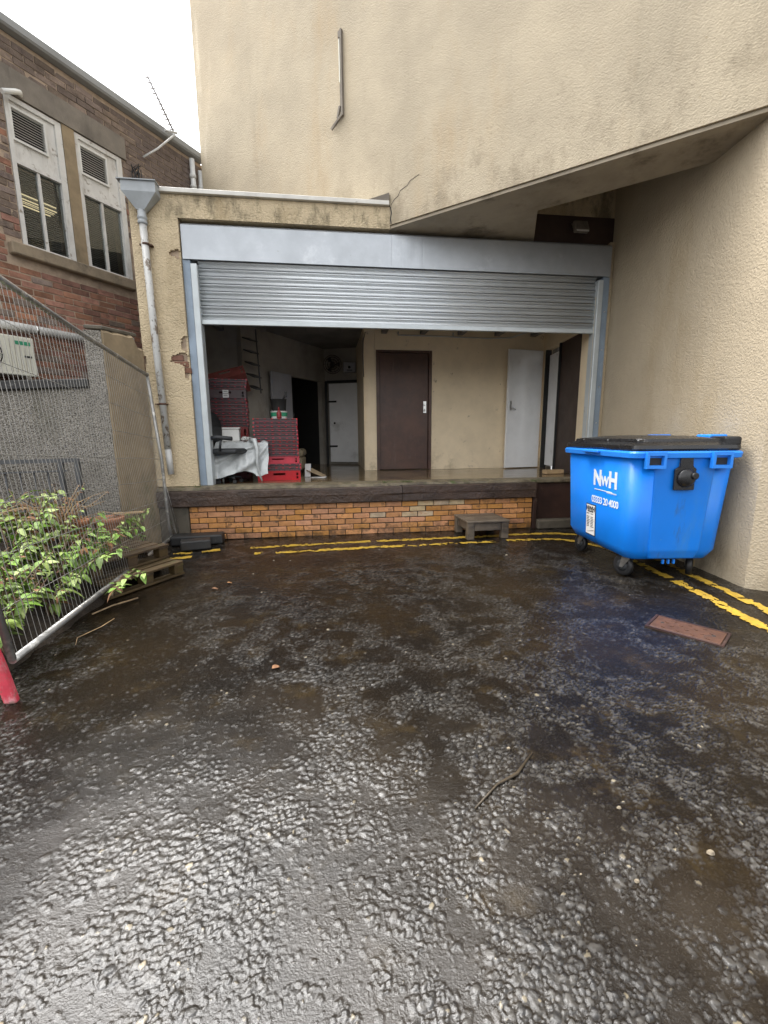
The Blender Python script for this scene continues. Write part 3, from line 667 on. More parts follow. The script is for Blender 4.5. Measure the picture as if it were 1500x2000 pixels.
# ------------------------------------------------------------------ roller shutter
sh = thing('roller_shutter', 'half raised galvanised roller shutter with ribbed slats and a steel hood', 'roller shutter', (1.15, 5.95, FZ))
SY = 5.955
for xa, xb in ((-1.618, .905), (.9065, 1.30), (1.3015, 3.905)):
    b = B(); n = 12; secs = []
    for i in range(n + 1):
        x = xa + (xb - xa) * i / n; w = .0012 * math.sin(i * 1.3 + xa * 3) * (1 if 0 < i < n else 0)
        secs.append([(x, SY - .045 + w, 3.455), (x, SY - .045 + w * .6, 3.82), (x, SY - .02, 3.845), (x, SY + .24, 3.845), (x, SY + .24, 3.455)])
    b.loft(secs); part('hood_panel', b, 'galv', sh, True)
b = B(); b.mm((-1.617, SY - .05, 3.445), (3.904, SY - .04, 3.454)); part('hood_lip', b, 'galv', sh, True)
def slat_bm(z0, h):
    prof = []
    for k in range(25):
        s = k / 24
        y = SY + .03 - ((.007 * math.sin(math.pi * s / .46) ** .6) if s < .46 else (-.008 if s < .52 else (.032 * math.sin(math.pi * (s - .52) / .44) ** .8 if s < .96 else -.008)))
        prof.append((y, s * h))
    bb = B(); xs = (-1.462, 3.742)
    bb.loft([[(x, y, z0 + z) for y, z in prof] + [(x, SY + .045, z0 + h), (x, SY + .045, z0)] for x in xs]); return bb
sm = slat_bm(0, .0805).mesh('slat', 'slat', Matrix.Translation((-1.15, -5.95, 0)), True)
for k in range(8): obj('slat', sm, sh, (0, random.uniform(-.001, .001), 2.778 - FZ + k * .0856))
b = B(); b.mm((-1.462, SY - .004, 2.722), (3.742, SY + .045, 2.776)).bevel(.004); part('bottom_bar', b, 'guide_light', sh, True)
b = B(); b.mm((-1.63, SY - .03, FZ), (-1.54, SY + .12, 3.444)).bevel(.004); part('side_channel', b, 'guide_blue', sh, True)
b = B(); b.mm((-1.539, SY - .05, FZ), (-1.463, SY + .10, 3.40)).bevel(.006); part('guide_rail', b, 'guide_light', sh, True)
b = B(); b.mm((3.818, SY - .03, FZ), (3.915, SY + .12, 3.444)).bevel(.004); part('side_channel', b, 'guide_blue', sh, True)
b = B(); b.mm((3.743, SY - .05, FZ), (3.817, SY + .10, 3.40)).bevel(.006); part('guide_rail', b, 'guide_light', sh, True)
bm_ = B(); bm_.lathe((0, 0, 0), [(.009, 0), (.009, -.008)], 8, 'Y'); bme = bm_.mesh('bolt', 'steel')
for z in (1.0, 1.5, 2.0, 2.5, 3.0): obj('bolt', bme, sh, (3.866 - 1.15, SY - .031 - 5.95, z - FZ))

fl = thing('floodlight', 'small square floodlight on the brown panel in the dark recess', 'floodlight', (3.45, 6.03, 4.05))
b = B(); b.box((0, -.09, 0), (.20, .07, .15), mat=Matrix.Rotation(R(-25), 4, 'X')).bevel(.01); part('housing', b, 'lintel', fl)
b = B(); b.box((0, -.128, -.018), (.17, .006, .12), mat=Matrix.Rotation(R(-25), 4, 'X')); part('lens', b, 'plastic_white', fl)
b = B(); b.bar((-.08, 0, .07), (-.08, -.09, .02), .015, .015); b.bar((.08, 0, .07), (.08, -.09, .02), .015, .015); part('bracket', b, 'steel', fl)

# broken sign remnant on the upper wall
sb = thing('broken_bracket', 'broken rusty strip of an old sign bracket left on the blank upper wall', 'bracket', tuple(P0 + ud * -.70) , URZ)
b = B(); b.mm((.012, -.035, 5.34), (.035, -.001, 6.27)); part('strip', b, 'lintel', sb)
b = B(); b.mm((-.020, -.020, 5.72), (-.006, -.001, 6.20)); part('edge', b, 'plastic_cream', sb)
b = B(); b.mm((-.018, -.014, 5.40), (.011, -.001, 5.71)); b.mm((-.02, -.03, 6.19), (.011, -.001, 6.26)); part('backing', b, 'lintel', sb)
b = B(); b.bar((.03, -.02, 5.36), (-.10, -.03, 5.27), .03, .025); b.bar((-.02, -.02, 5.46), (-.05, -.03, 5.33), .025, .02); b.bar((-.09, -.03, 5.28), (-.15, -.04, 5.23), .02, .03); part('foot', b, 'lintel', sb)
for (s_, z) in ((-2.45, 6.35), (-2.40, 5.0)):
    pass

# ------------------------------------------------------------------ rain hopper and pipe on the pillar
dp = thing('drainpipe', 'grey rain hopper feeding a flaking white downpipe on the cream pillar', 'drainpipe', (-1.98, DY - .06, .88))
b = B(); y0, y1 = DY - .16, DY - .005
def rect(xa, xb, ya, yb, z): return [(xa, ya, z), (xb, ya, z), (xb, yb, z), (xa, yb, z)]
b.loft([rect(-2.045, -1.955, DY - .10, DY - .02, 3.90), rect(-2.165, -1.80, y0, y1, 4.06), rect(-2.165, -1.80, y0, y1, 4.165)]); part('hopper', b, 'pipe_grey', dp, True)
b = B(); b.mm((-2.20, y0 - .02, 4.166), (-1.79, y1, 4.176)); part('hopper_lip', b, 'pipe_grey', dp, True)
b = B(); b.lathe((-2.0, DY - .06, 0), [(.046, 3.76), (.052, 3.765), (.052, 3.79), (.046, 3.795), (.046, 3.81), (.052, 3.815), (.052, 3.84), (.046, 3.845), (.046, 3.905)], 16, cap=False); part('socket', b, 'pipe_grey', dp, True)
b = B(); b.tube([(-2.0, DY - .06, 3.80), (-1.985, DY - .06, 2.5), (-1.955, DY - .06, 1.2)], .040, 14); part('pipe', b, 'pipe_flake', dp, True)
b = B(); b.tube([(-1.955, DY - .06, 1.2), (-1.945, DY - .06, .885)], .038, 14); part('pipe', b, 'pipe_pale', dp, True, label='clean pale lower end of the downpipe')
for z in (3.55, 1.75):
    b = B(); b.lathe((-1.99 if z > 3 else -1.968, DY - .06, z), [(.044, -.012), (.044, .012)], 14); b.mm((-2.06, DY - .06, z - .006), (-1.92, DY, z + .006)); part('pipe_bracket', b, 'rust', dp, True)

# ------------------------------------------------------------------ red brick building on the left
LO = Vector((-1.97, 8.3, 0)); ld = dd; LRZ = math.atan2(ld.y, ld.x)
lb = thing('brick_building', 'old red brick building with two louvred windows behind the mesh fence', 'building', (LO.x, LO.y, 0), LRZ)
LM = WM[lb.name]
A0, A1 = -5.2, .16
W1, W2, WZ0, WZ1 = (-2.665, -2.07), (-1.925, -1.30), 3.57, 5.15
b = B()                       # backing wall around the two openings
b.mm((A0, .009, 0), (A1, .30, 3.43)); b.mm((A0, .009, 3.43), (W1[0], .30, 5.16)); b.mm((W2[1], .009, 3.43), (A1, .30, 5.16)); b.mm((A0, .009, 5.16), (A1, .30, 5.78))
b.mm((W1[0], .009, 3.43), (W2[1], .30, WZ0 - .005))
part('wall', b, 'mortar_red', lb)
b = B(); b.mm((W1[1] + .001, -.012, WZ0), (W2[0] - .001, .30, 5.158)); part('window_pier', b, 'pier_tan', lb)
b = B(); b.mm((-2.80, -.025, 5.162), (-1.24, .06, 5.43)); part('lintel', b, 'lintel', lb)
b = B(); b.mm((A0, -.10, 5.79), (A1, .40, 5.90)).bevel(.02); part('coping', b, 'coping', lb)
b = B(); b.mm((-2.82, -.085, 3.432), (-1.305, .06, 3.566)).bevel(.012); part('sill', b, 'sill', lb)
b = B(); b.mm((A0, .3, 0), (A0 + .2, 5, 5.7)); b.mm((A0 + .2, 4.8, 0), (A1, 5.0, 5.7)); b.prism([(A0, .3), (A1, .3), (A1, 5), (A0, 5)], 5.6, 5.75); part('back_wall', b, 'mortar_red', lb)
# candidate bricks, largest in the photo first
cand = []
row = 0; z = 1.72
while z < 5.76:
    a = A0 + 1.9 - (.1125 if row % 2 else 0)
    while a < A1:
        lo, hi = a, min(a + .225, A1)
        for (wa, wb, wz0, wz1) in ((-2.67, -1.295, 3.43, 5.16), (-2.81, -1.235, 5.155, 5.44), (-2.83, -1.30, 3.40, 3.58)):
            if wz0 - .03 < z < wz1 + .03:
                if lo < wa < hi: hi = wa
                elif wa <= lo and hi <= wb: hi = lo
                elif lo < wb < hi: lo = wb
        if hi - lo > .045: cand.append((lo, hi, z))
        a += .225
    z += .075; row += 1
Vc = Vector((0, 0, 1.35))
def inview(c):
    v = (LM @ Vector(c)) - Vc; d = v.dot(_F)
    return abs(v.dot(_R) / d) < .90 and abs(v.dot(_U) / d) < 1.2
vis = [c for c in cand if inview(((c[0] + c[1]) / 2, 0, c[2])) and not (c[2] < 4.05 and c[0] > -1.30)]
vis.sort(key=lambda c: ((LM @ Vector((c[0], 0, c[2]))) - Vc).length)
rf = [brick_mesh('brick', .213, .06, .064, 'brick_red', .004) for _ in range(5)]
df = [brick_mesh('brick', .213, .06, .066, 'brick_dark', .007) for _ in range(5)]
rest = B()
for i, (lo, hi, z) in enumerate(vis):
    cx = (lo + hi) / 2; w = hi - lo - .011; y = .032 + random.uniform(-.004, .004)
    darkp = 1 if z > 4.9 else (.75 if z > 3.6 else (.12 if z > 2.3 else .5))
    if i < 300:
        o = obj('brick', random.choice(df if random.random() < darkp else rf), lb, (cx, y, z)); o.scale.x = w / .213
    else:
        rest.box((cx, y, z), (w, .06, .064))
part('brickwork', rest, 'brick_dark', lb, kind='stuff')
def window(w, lit, label):
    f = None
    a0, a1 = w[0] + .004, w[1] - .004
    bb = B()
    def fr(x0, x1_, z0, z1, y0=-.004, y1=.09): bb.mm((x0, y0, z0), (x1_, y1, z1))
    fr(a0, a0 + .045, WZ0, WZ1); fr(a1 - .07, a1, WZ0, WZ1); fr(a0 + .046, a1 - .071, WZ1 - .05, WZ1); fr(a0 + .046, a1 - .071, WZ0, WZ0 + .035)
    m = a0 + (a1 - a0) * .46
    fr(m - .014, m + .014, WZ0 + .036, 4.46, .012, .07)
    fr(a0 + .046, a1 - .071, 4.461, 4.50, -.002, .08)
    f = part('window', bb, 'win_white', lb, label=label)
    la0, la1, lz0, lz1 = a0 + .06, a0 + .385, 4.72, 5.03
    b2 = B(); b2.mm((a0 + .047, .022, 4.501), (la0 - .012, .055, WZ1 - .051)); b2.mm((la1 + .012, .022, 4.501), (a1 - .072, .055, WZ1 - .051)); b2.mm((la0 - .011, .022, 4.501), (la1 + .011, .055, lz0 - .012)); b2.mm((la0 - .011, .022, lz1 + .012), (la1 + .011, .055, WZ1 - .051))
    part('infill_panel', b2, 'win_white', f)
    b2 = B(); b2.mm((la0 - .022, -.006, lz0 - .022), (la0, .05, lz1 + .022)); b2.mm((la1, -.006, lz0 - .022), (la1 + .022, .05, lz1 + .022)); b2.mm((la0, -.006, lz0 - .022), (la1, .05, lz0)); b2.mm((la0, -.006, lz1), (la1, .05, lz1 + .022)); part('louvre_frame', b2, 'louvre', f)
    lm = B(); lm.box((0, 0, 0), (la1 - la0 - .002, .035, .004), mat=Matrix.Rotation(R(32), 4, 'X')); lme = lm.mesh('louvre_blade', 'louvre')
    for k in range(11): obj('louvre_blade', lme, f, ((la0 + la1) / 2, .018, lz0 + .014 + k * (lz1 - lz0) / 11))
    b2 = B(); b2.mm((la0 - .01, .056, lz0 - .01), (la1 + .01, .062, lz1 + .01)); part('louvre_back', b2, 'dark', f)
    for (x0_, x1_) in ((a0 + .046, m - .015), (m + .015, a1 - .071)):
        b2 = B(); b2.mm((x0_, .038, WZ0 + .036), (x1_, .044, 4.46)); part('pane', b2, 'glass', f)
    bs = B(); bs.box((0, 0, 0), (a1 - a0 - .13, .024, .0015), mat=Matrix.Rotation(R(48), 4, 'X')); bsm = bs.mesh('blind_slat', 'blind')
    for k in range(36): obj('blind_slat', bsm, f, ((a0 + a1) / 2 - .01, .10, WZ0 + .04 + k * .0245))
    return f
window(W1, True, 'window with a lit ceiling lamp showing behind its blind')
window(W2, False, 'window beside the drain hopper')
b = B(); b.mm((-2.75, .31, 3.40), (-2.72, 3.0, 5.2)); b.mm((-1.26, .31, 3.4), (-1.22, 3.0, 5.2)); b.mm((-2.72, 2.9, 3.4), (-1.26, 3.0, 5.2)); b.mm((-2.72, .31, 4.52), (-1.26, 3.0, 4.55)); part('office_room', b, 'room', lb)
b = B()
for k in range(4): b.mm((-2.50 + .0, .70 + k * .10, 4.45), (-1.75, .735 + k * .10, 4.465))
part('strip_light', b, 'lamp_strip', lb)

# things fixed to the brick building (built in its own axes: along the wall, outwards = -y)
LW = lambda a, y, z: LM @ Vector((a, y, z))
ov = single('overflow_pipe', B().tube([(.02, .02, 0), (-.02, -.06, 0), (-.07, -.085, -.03), (-.22, -.10, -.12)], .027, 10), 'plastic_white', 'short white overflow pipe sticking out beside the top of the lit window', 'pipe', tuple(LW(-2.50, 0, 5.20)), LRZ)
an = thing('aerial', 'old television aerial on a bent bracket standing up over the coping', 'aerial', tuple(LW(-.96, -.02, 5.34)), LRZ)
b = B(); b.tube([(0, 0, 0), (.16, -.12, .16), (.42, -.20, .46)], .014, 8); b.tube([(.26, -.17, .44), (.46, -.20, .50)], .016, 8); part('bracket', b, 'pipe_pale', an)
pa, pb = Vector((.42, -.18, .50)), Vector((.06, -.16, 1.0))
b = B(); b.tube([pa, pb], .013, 8); part('boom', b, 'aerial', an)
be = B(); be.tube([(-.065, -.02, -.045), (.055, .02, .035)], .0075, 6); eme = be.mesh('element', 'aerial')
for k in range(11): obj('element', eme, an, tuple(pa.lerp(pb, .05 + k * .093)))
for (a, h, nm) in ((-.115, 5.72, 'pale grey vent pipe on the brick wall, nearer of the pair'), (.045, 5.62, 'stubby pale vent pipe squeezed against the cream wall end')):
    v = thing('vent_pipe', nm, 'pipe', tuple(LW(a, -.07, 4.3)), LRZ, 'vent pipes behind the flat roof')
    b = B(); b.tube([(0, 0, 0), (0, 0, h - 4.3)], .040, 12); part('pipe', b, 'pipe_pale', v)
    b = B(); b.lathe((0, 0, h - 4.55), [(.048, -.03), (.052, 0), (.048, .03)], 12); b.lathe((0, 0, 1.02), [(.048, -.02), (.050, 0), (.048, .02)], 12); part('collar', b, 'pipe_pale', v)
b = B()
for k in range(7):
    a0 = Vector((random.uniform(-.1, .1), -.03, random.uniform(.1, .25)))
    b.tube([a0, a0 + Vector((random.uniform(-.1, .1), -.05, .08)), a0 + Vector((random.uniform(-.12, .12), -.03, -.05)), Vector((random.uniform(-.02, .04), -.02, -.25))], .006, 6)
b.mm((-.03, -.05, -.42), (.03, -.01, -.16))
single('cable_tangle', b, 'chair_black', 'tangle of loose black cables on the brick wall above the hopper', 'cables', tuple(LW(-1.14, 0, 4.85)), LRZ)
wp_ = thing('wall_pipe', 'long white horizontal pipe along the brick wall above the air conditioner', 'pipe', tuple(LW(-3.0, -.08, 2.62)), LRZ)
b = B(); b.tube([(-1.2, 0, 0), (1.35, 0, 0)], .05, 12); part('pipe', b, 'pipe_pale', wp_)
b = B()
for x in (-.6, .3, 1.0): b.lathe((x, 0, 0), [(.056, -.012), (.056, .012)], 12, 'X'); b.mm((x - .012, 0, -.01), (x + .012, .09, .01))
part('pipe_bracket', b, 'steel', wp_)
ac = thing('air_conditioner', 'cream air conditioning unit with a round fan grille above the black coping', 'air conditioner', tuple(LW(-3.27, -.22, 2.04)), LRZ)
b = B(); b.mm((-.42, -.15, .0), (.38, .15, .42)).bevel(.012, 2); part('casing', b, 'plastic_cream', ac)
b = B(); b.lathe((-.12, -.152, .21), [(.185, 0), (.185, -.004)], 24, 'Y'); part('fan_recess', b, 'dark', ac)
b = B()
for r_ in (.05, .08, .11, .14, .165, .187):
    b.tube([(-.12 + r_ * math.cos(k * math.pi / 12), -.165, .21 + r_ * math.sin(k * math.pi / 12)) for k in range(25)], .004, 5, cap=False)
for k in range(8): b.tube([(-.12, -.166, .21), (-.12 + .187 * math.cos(k * math.pi / 4), -.166, .21 + .187 * math.sin(k * math.pi / 4))], .004, 5)
part('fan_grille', b, 'plastic_cream', ac)
b = B(); b.mm((.19, -.153, .33), (.34, -.151, .37)); part('badge', b, 'green', ac)
b = B(); b.mm((.27, -.156, .20), (.34, -.151, .22)); part('handle', b, 'dark', ac)
b = B()
for k in range(5): b.mm((.14 + k * .045, -.1535, .03), (.143 + k * .045, -.1515, .39))
part('panel_groove', b, 'sill', ac)
b = B(); b.bar((-.30, .20, -.02), (-.30, -.15, -.02), .04, .035); b.bar((.28, .20, -.02), (.28, -.15, -.02), .04, .035); part('bracket', b, 'steel', ac)

# ------------------------------------------------------------------ pebbledash wall with pier
K = Vector((-2.434, 5.482, 0)); hd = Vector((-1.05, -.33, 0)).normalized(); hn = Vector((-hd.y, hd.x, 0))
if hn.y < 0: hn = -hn
hw = thing('boundary_wall', 'grey pebbledash boundary wall with black coping and a taller mossy pier', 'wall', tuple(K))
pq = lambda s, o: (K.x + hd.x * s + hn.x * o, K.y + hd.y * s + hn.y * o)
a, c, d_, e = pq(.17, .02), pq(2.6, .02), pq(2.6, .24), pq(.17, .24)
b = B(); b.loft([[(*a, -.02), (*c, -.02), (*d_, -.02), (*e, -.02)], [(*a, 1.90), (*c, 1.72), (*d_, 1.72), (*e, 1.90)]]); part('wall', b, 'harl', hw, True)
a, c, d_, e = pq(.17, -.03), pq(2.62, -.03), pq(2.62, .29), pq(.17, .29)
b = B(); b.loft([[(*a, 1.902), (*c, 1.722), (*d_, 1.722), (*e, 1.902)], [(*a, 2.00), (*c, 1.82), (*d_, 1.82), (*e, 2.00)]]); b.bevel(.012); part('coping', b, 'black_cope', hw, True)
k1 = K + dd * .46
b = B(); q0 = pq(.168, 0); n_ = 5
b.prism([(K.x - .004, K.y), (q0[0], q0[1]), (q0[0] + dd.x * .4, q0[1] + dd.y * .4), (K.x - .004 + dd.x * .4, K.y + dd.y * .4)], -.02, 2.52); part('pier', b, 'harl', hw, True)
b = B(); secs = []
for i in range(9):
    s = i / 8 * .47; p = K + dd * s; w = .008 * math.sin(i * 2.3) + (-.12 if i > 6 else 0)
    secs.append([(p.x, p.y, -.02), (p.x + .03, p.y - .02, -.02), (p.x + .03, p.y - .02, 2.50 + w), (p.x, p.y, 2.53 + w)])
b.loft(secs); part('pier_render', b, 'pier_tan', hw, True)
b = B(); b.prism([(K.x + .02, K.y - .01), (K.x - .16, K.y - .05), (K.x - .16 + .21, K.y + .29), (K.x + .24, K.y + .36)], 2.53, 2.575); b.bevel(.01); part('pier_cap', b, 'cement', hw, True)

# dark metal railing in front of that wall
rl = thing('railing', 'low dark metal railing standing against the grey pebbledash wall', 'railing', (-3.25, 4.98, 0))
r0 = Vector((-2.66, 5.16, 0)); rd_ = hd
for nm, z, s0, s1 in (('top_rail', 1.11, .0, 1.6), ('middle_rail', 1.00, .12, 1.6)):
    p, q = r0 + rd_ * s0, r0 + rd_ * s1
    b = B(); b.bar((p.x, p.y, z), (q.x, q.y, z), .05, .04 if nm == 'top_rail' else .015); part(nm, b, 'grey_rack', rl, True)
for s in (.02, .17):
    p = r0 + rd_ * s; b = B(); b.mm((p.x - .022, p.y - .022, 0), (p.x + .022, p.y + .022, 1.09)); part('post', b, 'grey_rack', rl, True)
for k in range(11):
    p = r0 + rd_ * (.29 + k * .12); b = B(); b.tube([(p.x, p.y, .10), (p.x, p.y, 1.0)], .009, 6); part('bar', b, 'grey_rack', rl, True)

# ------------------------------------------------------------------ mesh fence panel
BR, BL = Vector((-1.985, 5.80, .085)), Vector((-1.665, 2.36, .20)); TR, TL = Vector((-2.06, 5.66, 2.075)), Vector((-1.855, 2.30, 2.376))
fn = thing('mesh_fence', 'leaning galvanised mesh site fence panel in front of the overgrown corner', 'fence', tuple(BR))
b = B(); b.tube([TL, TL.lerp(TR, .5) + Vector((-.012, 0, -.012)), TR], .021, 10); part('top_rail', b, 'fence_galv', fn, True)
b = B(); b.tube([BL, BL.lerp(BR, .5) + Vector((-.01, 0, -.01)), BR], .021, 10); part('bottom_rail', b, 'fence_galv', fn, True)
b = B(); b.tube([TR + Vector((0, 0, .02)), TR.lerp(BR, .5) + Vector((.012, 0, 0)), TR.lerp(BR, .93) + Vector((-.03, 0, 0)), BR + Vector((-.02, .0, .0))], .019, 10); part('post', b, 'fence_galv', fn, True)
b = B(); b.tube([TL, BL], .02, 10); part('post', b, 'fence_galv', fn, True)
wires = B(); NW = 68
for k in range(1, NW):
    s = k / NW; p, q = BL.lerp(BR, s), TL.lerp(TR, s)
    bow = .03 * math.sin(s * 3.1)
    wires.tube([p, p.lerp(q, .5) + Vector((-bow, 0, 0)), q], .0020, 4, cap=False)
for k in range(1, 8):
    s = k / 8; n = 8
    wires.tube([BL.lerp(TL, s).lerp(BR.lerp(TR, s), j / n) + Vector((-.02 * math.sin(j / n * 3.1), 0, random.uniform(-.006, .006))) for j in range(n + 1)], .0024, 4, cap=False)
part('wire_mesh', wires, 'wire', fn, True, kind='stuff')
tri = B()
for k in range(6):
    s = k / 6
    tri.tube([TR.lerp(BR, .66 + .06 * k), BR + Vector((.05 - .01 * k, .06 * s, .0)) + Vector((0, 0, .02 * k))], .0018, 4, cap=False)
tri.tube([TR.lerp(BR, .60), BR + Vector((.06, .06, .01))], .004, 5)
part('bent_mesh_corner', tri, 'wire', fn, True, kind='stuff')

b = B(); b.mm((-.30, -.11, 0), (.32, .11, .12)); b.bevel(.018, 2)
single('fence_foot', b, 'rubber', 'long black rubber fence foot lying against the dock wall', 'fence foot', (-1.66, 5.70, .005), R(4))
b = B(); b.mm((-.17, -.09, 0), (.17, .09, .115)); b.bevel(.015, 2)
single('fence_foot', b, 'rubber', 'short black rubber block in front of the longer fence foot', 'fence foot', (-1.60, 5.42, .005), R(14))

bp = thing('barrier_post', 'faded red plastic barrier leg leaning at the end of the mesh fence', 'barrier', (-1.645, 2.285, 0))
b = B(); b.loft([[(x_, y_, z_) for x_, y_ in ((cx - w, -w * .7), (cx + w, -w * .7), (cx + w, w * .7), (cx - w, w * .7))] for cx, z_, w in ((0, .004, .030), (-.035, .2, .032), (-.22, 1.1, .032))]); b.bevel(.012, 2); part('leg', b, 'red_barrier', bp)
b = B(); b.box((-.20, 0, 1.10), (.10, .08, .05)).bevel(.01); part('cap', b, 'red_barrier', bp)

# ------------------------------------------------------------------ overgrown corner: soil, pallets, pots, plants
gx = np.linspace(-3.9, -1.86, 60); gy = np.linspace(2.0, 5.35, 80)
sv = []
for y in gy:
    for x in gx:
        edge = min(1, max(0, (-1.86 - x) / .5)); edge *= min(1, max(0, (y - 2.0) / .5)); z = -.022 + .06 * min(1, edge * 5) + .22 * edge * (.5 + float(fbm(np.array([x * 3.0]), np.array([y * 3.0]), 3)[0])) * min(1, (5.35 - y) / .3 + .2)
        sv.append((x + .05 * (float(vnoise(np.array([x * 9]), np.array([y * 9]))[0]) - .5), y, z))
sf = [(j * 60 + i, j * 60 + i + 1, (j + 1) * 60 + i + 1, (j + 1) * 60 + i) for j in range(79) for i in range(59)]
me = bpy.data.meshes.new('soil_bed'); me.from_pydata(sv, [], sf); me.materials.append(MT['soil']); obj('soil_bed', me, kind='structure')

PRZ = math.atan2(3.73 - 4.25, -1.85 + 1.34)
def pallet(label, loc, rz, L=1.0, W=.8):
    t_ = thing('pallet', label, 'pallet', loc, rz, 'timber pallets under the fence')
    bd_ = B(); bd_.box((0, 0, 0), (L, .095, .02)).bevel(.003); bm1 = bd_.mesh('board', 'pallet')
    for k in range(6): obj('board', bm1, t_, (random.uniform(-.01, .01), .05 + k * (W - .1) / 5, .128))
    for k in range(3): obj('board', bm1, t_, (0, .05 + k * (W - .1) / 2, .011))
    bk = B(); bk.box((0, 0, 0), (.10, .09, .075)).bevel(.004); bm2 = bk.mesh('block', 'pallet')
    for i in range(3):
        for j in range(3): obj('block', bm2, t_, (-L / 2 + .06 + i * (L - .12) / 2, .05 + j * (W - .1) / 2, .0605))
    bs2 = B(); bs2.box((0, W / 2, 0), (.10, W, .018)); bm3 = bs2.mesh('bearer', 'pallet')
    for i in range(3): obj('bearer', bm3, t_, (-L / 2 + .06 + i * (L - .12) / 2, 0, .108))
    return t_
pallet('lower mossy pallet sticking out under the fence', (-1.63, 4.06, .006), R(58), .78, .75)
pallet('upper mossy pallet stacked further back under the fence rail', (-1.80, 4.18, .148), R(60), .80, .7)

def pot(label, loc, s, mat='terracotta'):
    t_ = thing('plant_pot', label, 'plant pot', loc, 0, 'terracotta pots behind the fence')
    b = B(); b.lathe((0, 0, 0), [(.09 * s, 0), (.13 * s, .20 * s), (.13 * s, .205 * s), (.118 * s, .20 * s), (.10 * s, .03 * s)], 20, cap=False); part('pot', b, mat, t_)
    b = B(); b.lathe((0, 0, 0), [(.132 * s, .17 * s), (.145 * s, .172 * s), (.147 * s, .215 * s), (.137 * s, .222 * s), (.120 * s, .215 * s), (.119 * s, .19 * s)], 20, cap=False); part('rim', b, mat, t_)
    b = B(); b.lathe((0, 0, 0), [(.122 * s, .13 * s), (.02, .15 * s)], 16); part('potting_soil', b, 'soil', t_)
pot('empty terracotta pot nearest the boundary pier', (-2.33, 4.92, .27), 1.1)
pot('terracotta pot smothered in dead brown growth', (-2.62, 4.78, .26), 1.15)
pot('broad terracotta pot beside the railing', (-2.92, 4.72, .26), 1.25)

def leaf_mesh(L, W, mat, curl):
    b = B(); n = 5; rows = []
    for i in range(n + 1):
        s = i / n; w = W * math.sin(math.pi * min(1, s ** .75 * .97 + .02)) ; z = -curl * s * s * L
        rows.append([b.b.verts.new((s * L, -w / 2, z + .16 * w)), b.b.verts.new((s * L, 0, z)), b.b.verts.new((s * L, w / 2, z + .16 * w))])
    for p, q in zip(rows, rows[1:]):
        for k in range(2): b.b.faces.new((p[k], q[k], q[k + 1], p[k + 1])).smooth = True
    return b.mesh('leaf', mat)
LEAF = {m: [leaf_mesh(L, L * .46, m, c) for L, c in ((.115, .35), (.09, .25), (.075, .5), (.10, .15))] for m in ('leaf', 'leaf_pale', 'leaf_dead')}
def plant(label, x, y, z, h, nst, spread, mats, seed, leafs=60, lean=(0, 0), size=1.0, name='shrub', cat='shrub'):
    rng = random.Random(seed)
    t_ = thing(name, label, cat, (x, y, z), 0, 'plants behind the mesh fence')
    pts_all = []
    for s in range(int(nst * 1.4)):
        a = rng.uniform(0, 6.28); rr = spread * rng.uniform(.4, 1); hh = h * rng.uniform(.6, 1.05)
        p = [Vector((rng.uniform(-.05, .05), rng.uniform(-.05, .05), -.03))]
        for k in range(1, 7):
            f = k / 6
            p.append(Vector((math.cos(a) * rr * f ** 1.6 + lean[0] * f * f + rng.uniform(-.02, .02), math.sin(a) * rr * f ** 1.6 + lean[1] * f * f + rng.uniform(-.02, .02), hh * (f - .25 * f ** 3 * rng.uniform(.2, 1.6)))))
        b = B(); b.tube(p, [.007 * (1 - .75 * i / 6) + .001 for i in range(7)], 5); part('stem', b, 'stem' if mats[0] != 'leaf_dead' else 'straw', t_)
        pts_all.append(p)
    for k in range(int(leafs * 2.6)):
        p = pts_all[k % len(pts_all)]; f = rng.uniform(.22, 1.0) * 5.99; i = int(f); q = p[i].lerp(p[i + 1], f - i)
        o = obj('leaf', rng.choice(LEAF[rng.choice(mats) if rng.random() > .07 else 'leaf_dead']), t_, tuple(q))
        d = (p[i + 1] - p[i]); az_ = math.atan2(d.y, d.x) + rng.choice((-1, 1)) * rng.uniform(.4, 1.7)
        o.rotation_euler = (rng.uniform(-.5, .5), rng.uniform(-.35, .6), az_)
        sc = rng.uniform(.55, 1.1) * size; o.scale = (sc, sc, sc)
G, Pq, Dd = 'leaf', 'leaf_pale', 'leaf_dead'
plant('leafy green shrub right behind the fence nearest the camera', -2.10, 2.95, .12, .62, 9, .40, [G, G, G, Pq], 1, 85, (.05, 0))
plant('bright green shrub above the middle of the fence rail', -2.12, 3.62, .15, .60, 9, .42, [G, G, Pq], 2, 85, (.06, .05))
plant('green shrub sprouting between the pallets and the pots', -2.18, 4.25, .20, .50, 8, .38, [G, G, Pq], 3, 75, (.05, .1))
plant('tall pale leaved shrub against the pebbledash wall', -2.75, 4.35, .22, .95, 8, .30, [G, Pq, Pq], 4, 60)
plant('dense shrub at the far left in front of the railing', -2.95, 3.85, .20, .85, 9, .45, [G, G, Pq], 5, 80)
plant('withered brown plant tangled over the terracotta pots', -2.60, 4.62, .34, .50, 12, .34, [Dd, Dd, Dd], 6, 95, size=.55)
plant('small weed growing up beside the empty pot', -2.16, 5.02, .20, .42, 5, .20, [G, Pq], 7, 24, size=.8)
plant('trailing sprig drooping out under the fence onto the asphalt', -1.70, 3.52, .16, .20, 4, .30, [G, Pq], 8, 14, (.06, -.05), size=.95)
plant('low shrub in the shade between the front shrubs', -2.45, 3.20, .15, .55, 8, .40, [G, G, G], 9, 70)
plant('brown bramble arching along the foot of the pebbledash wall', -2.95, 4.85, .20, .70, 9, .5, [Dd, G, Pq], 10, 50, size=.7)
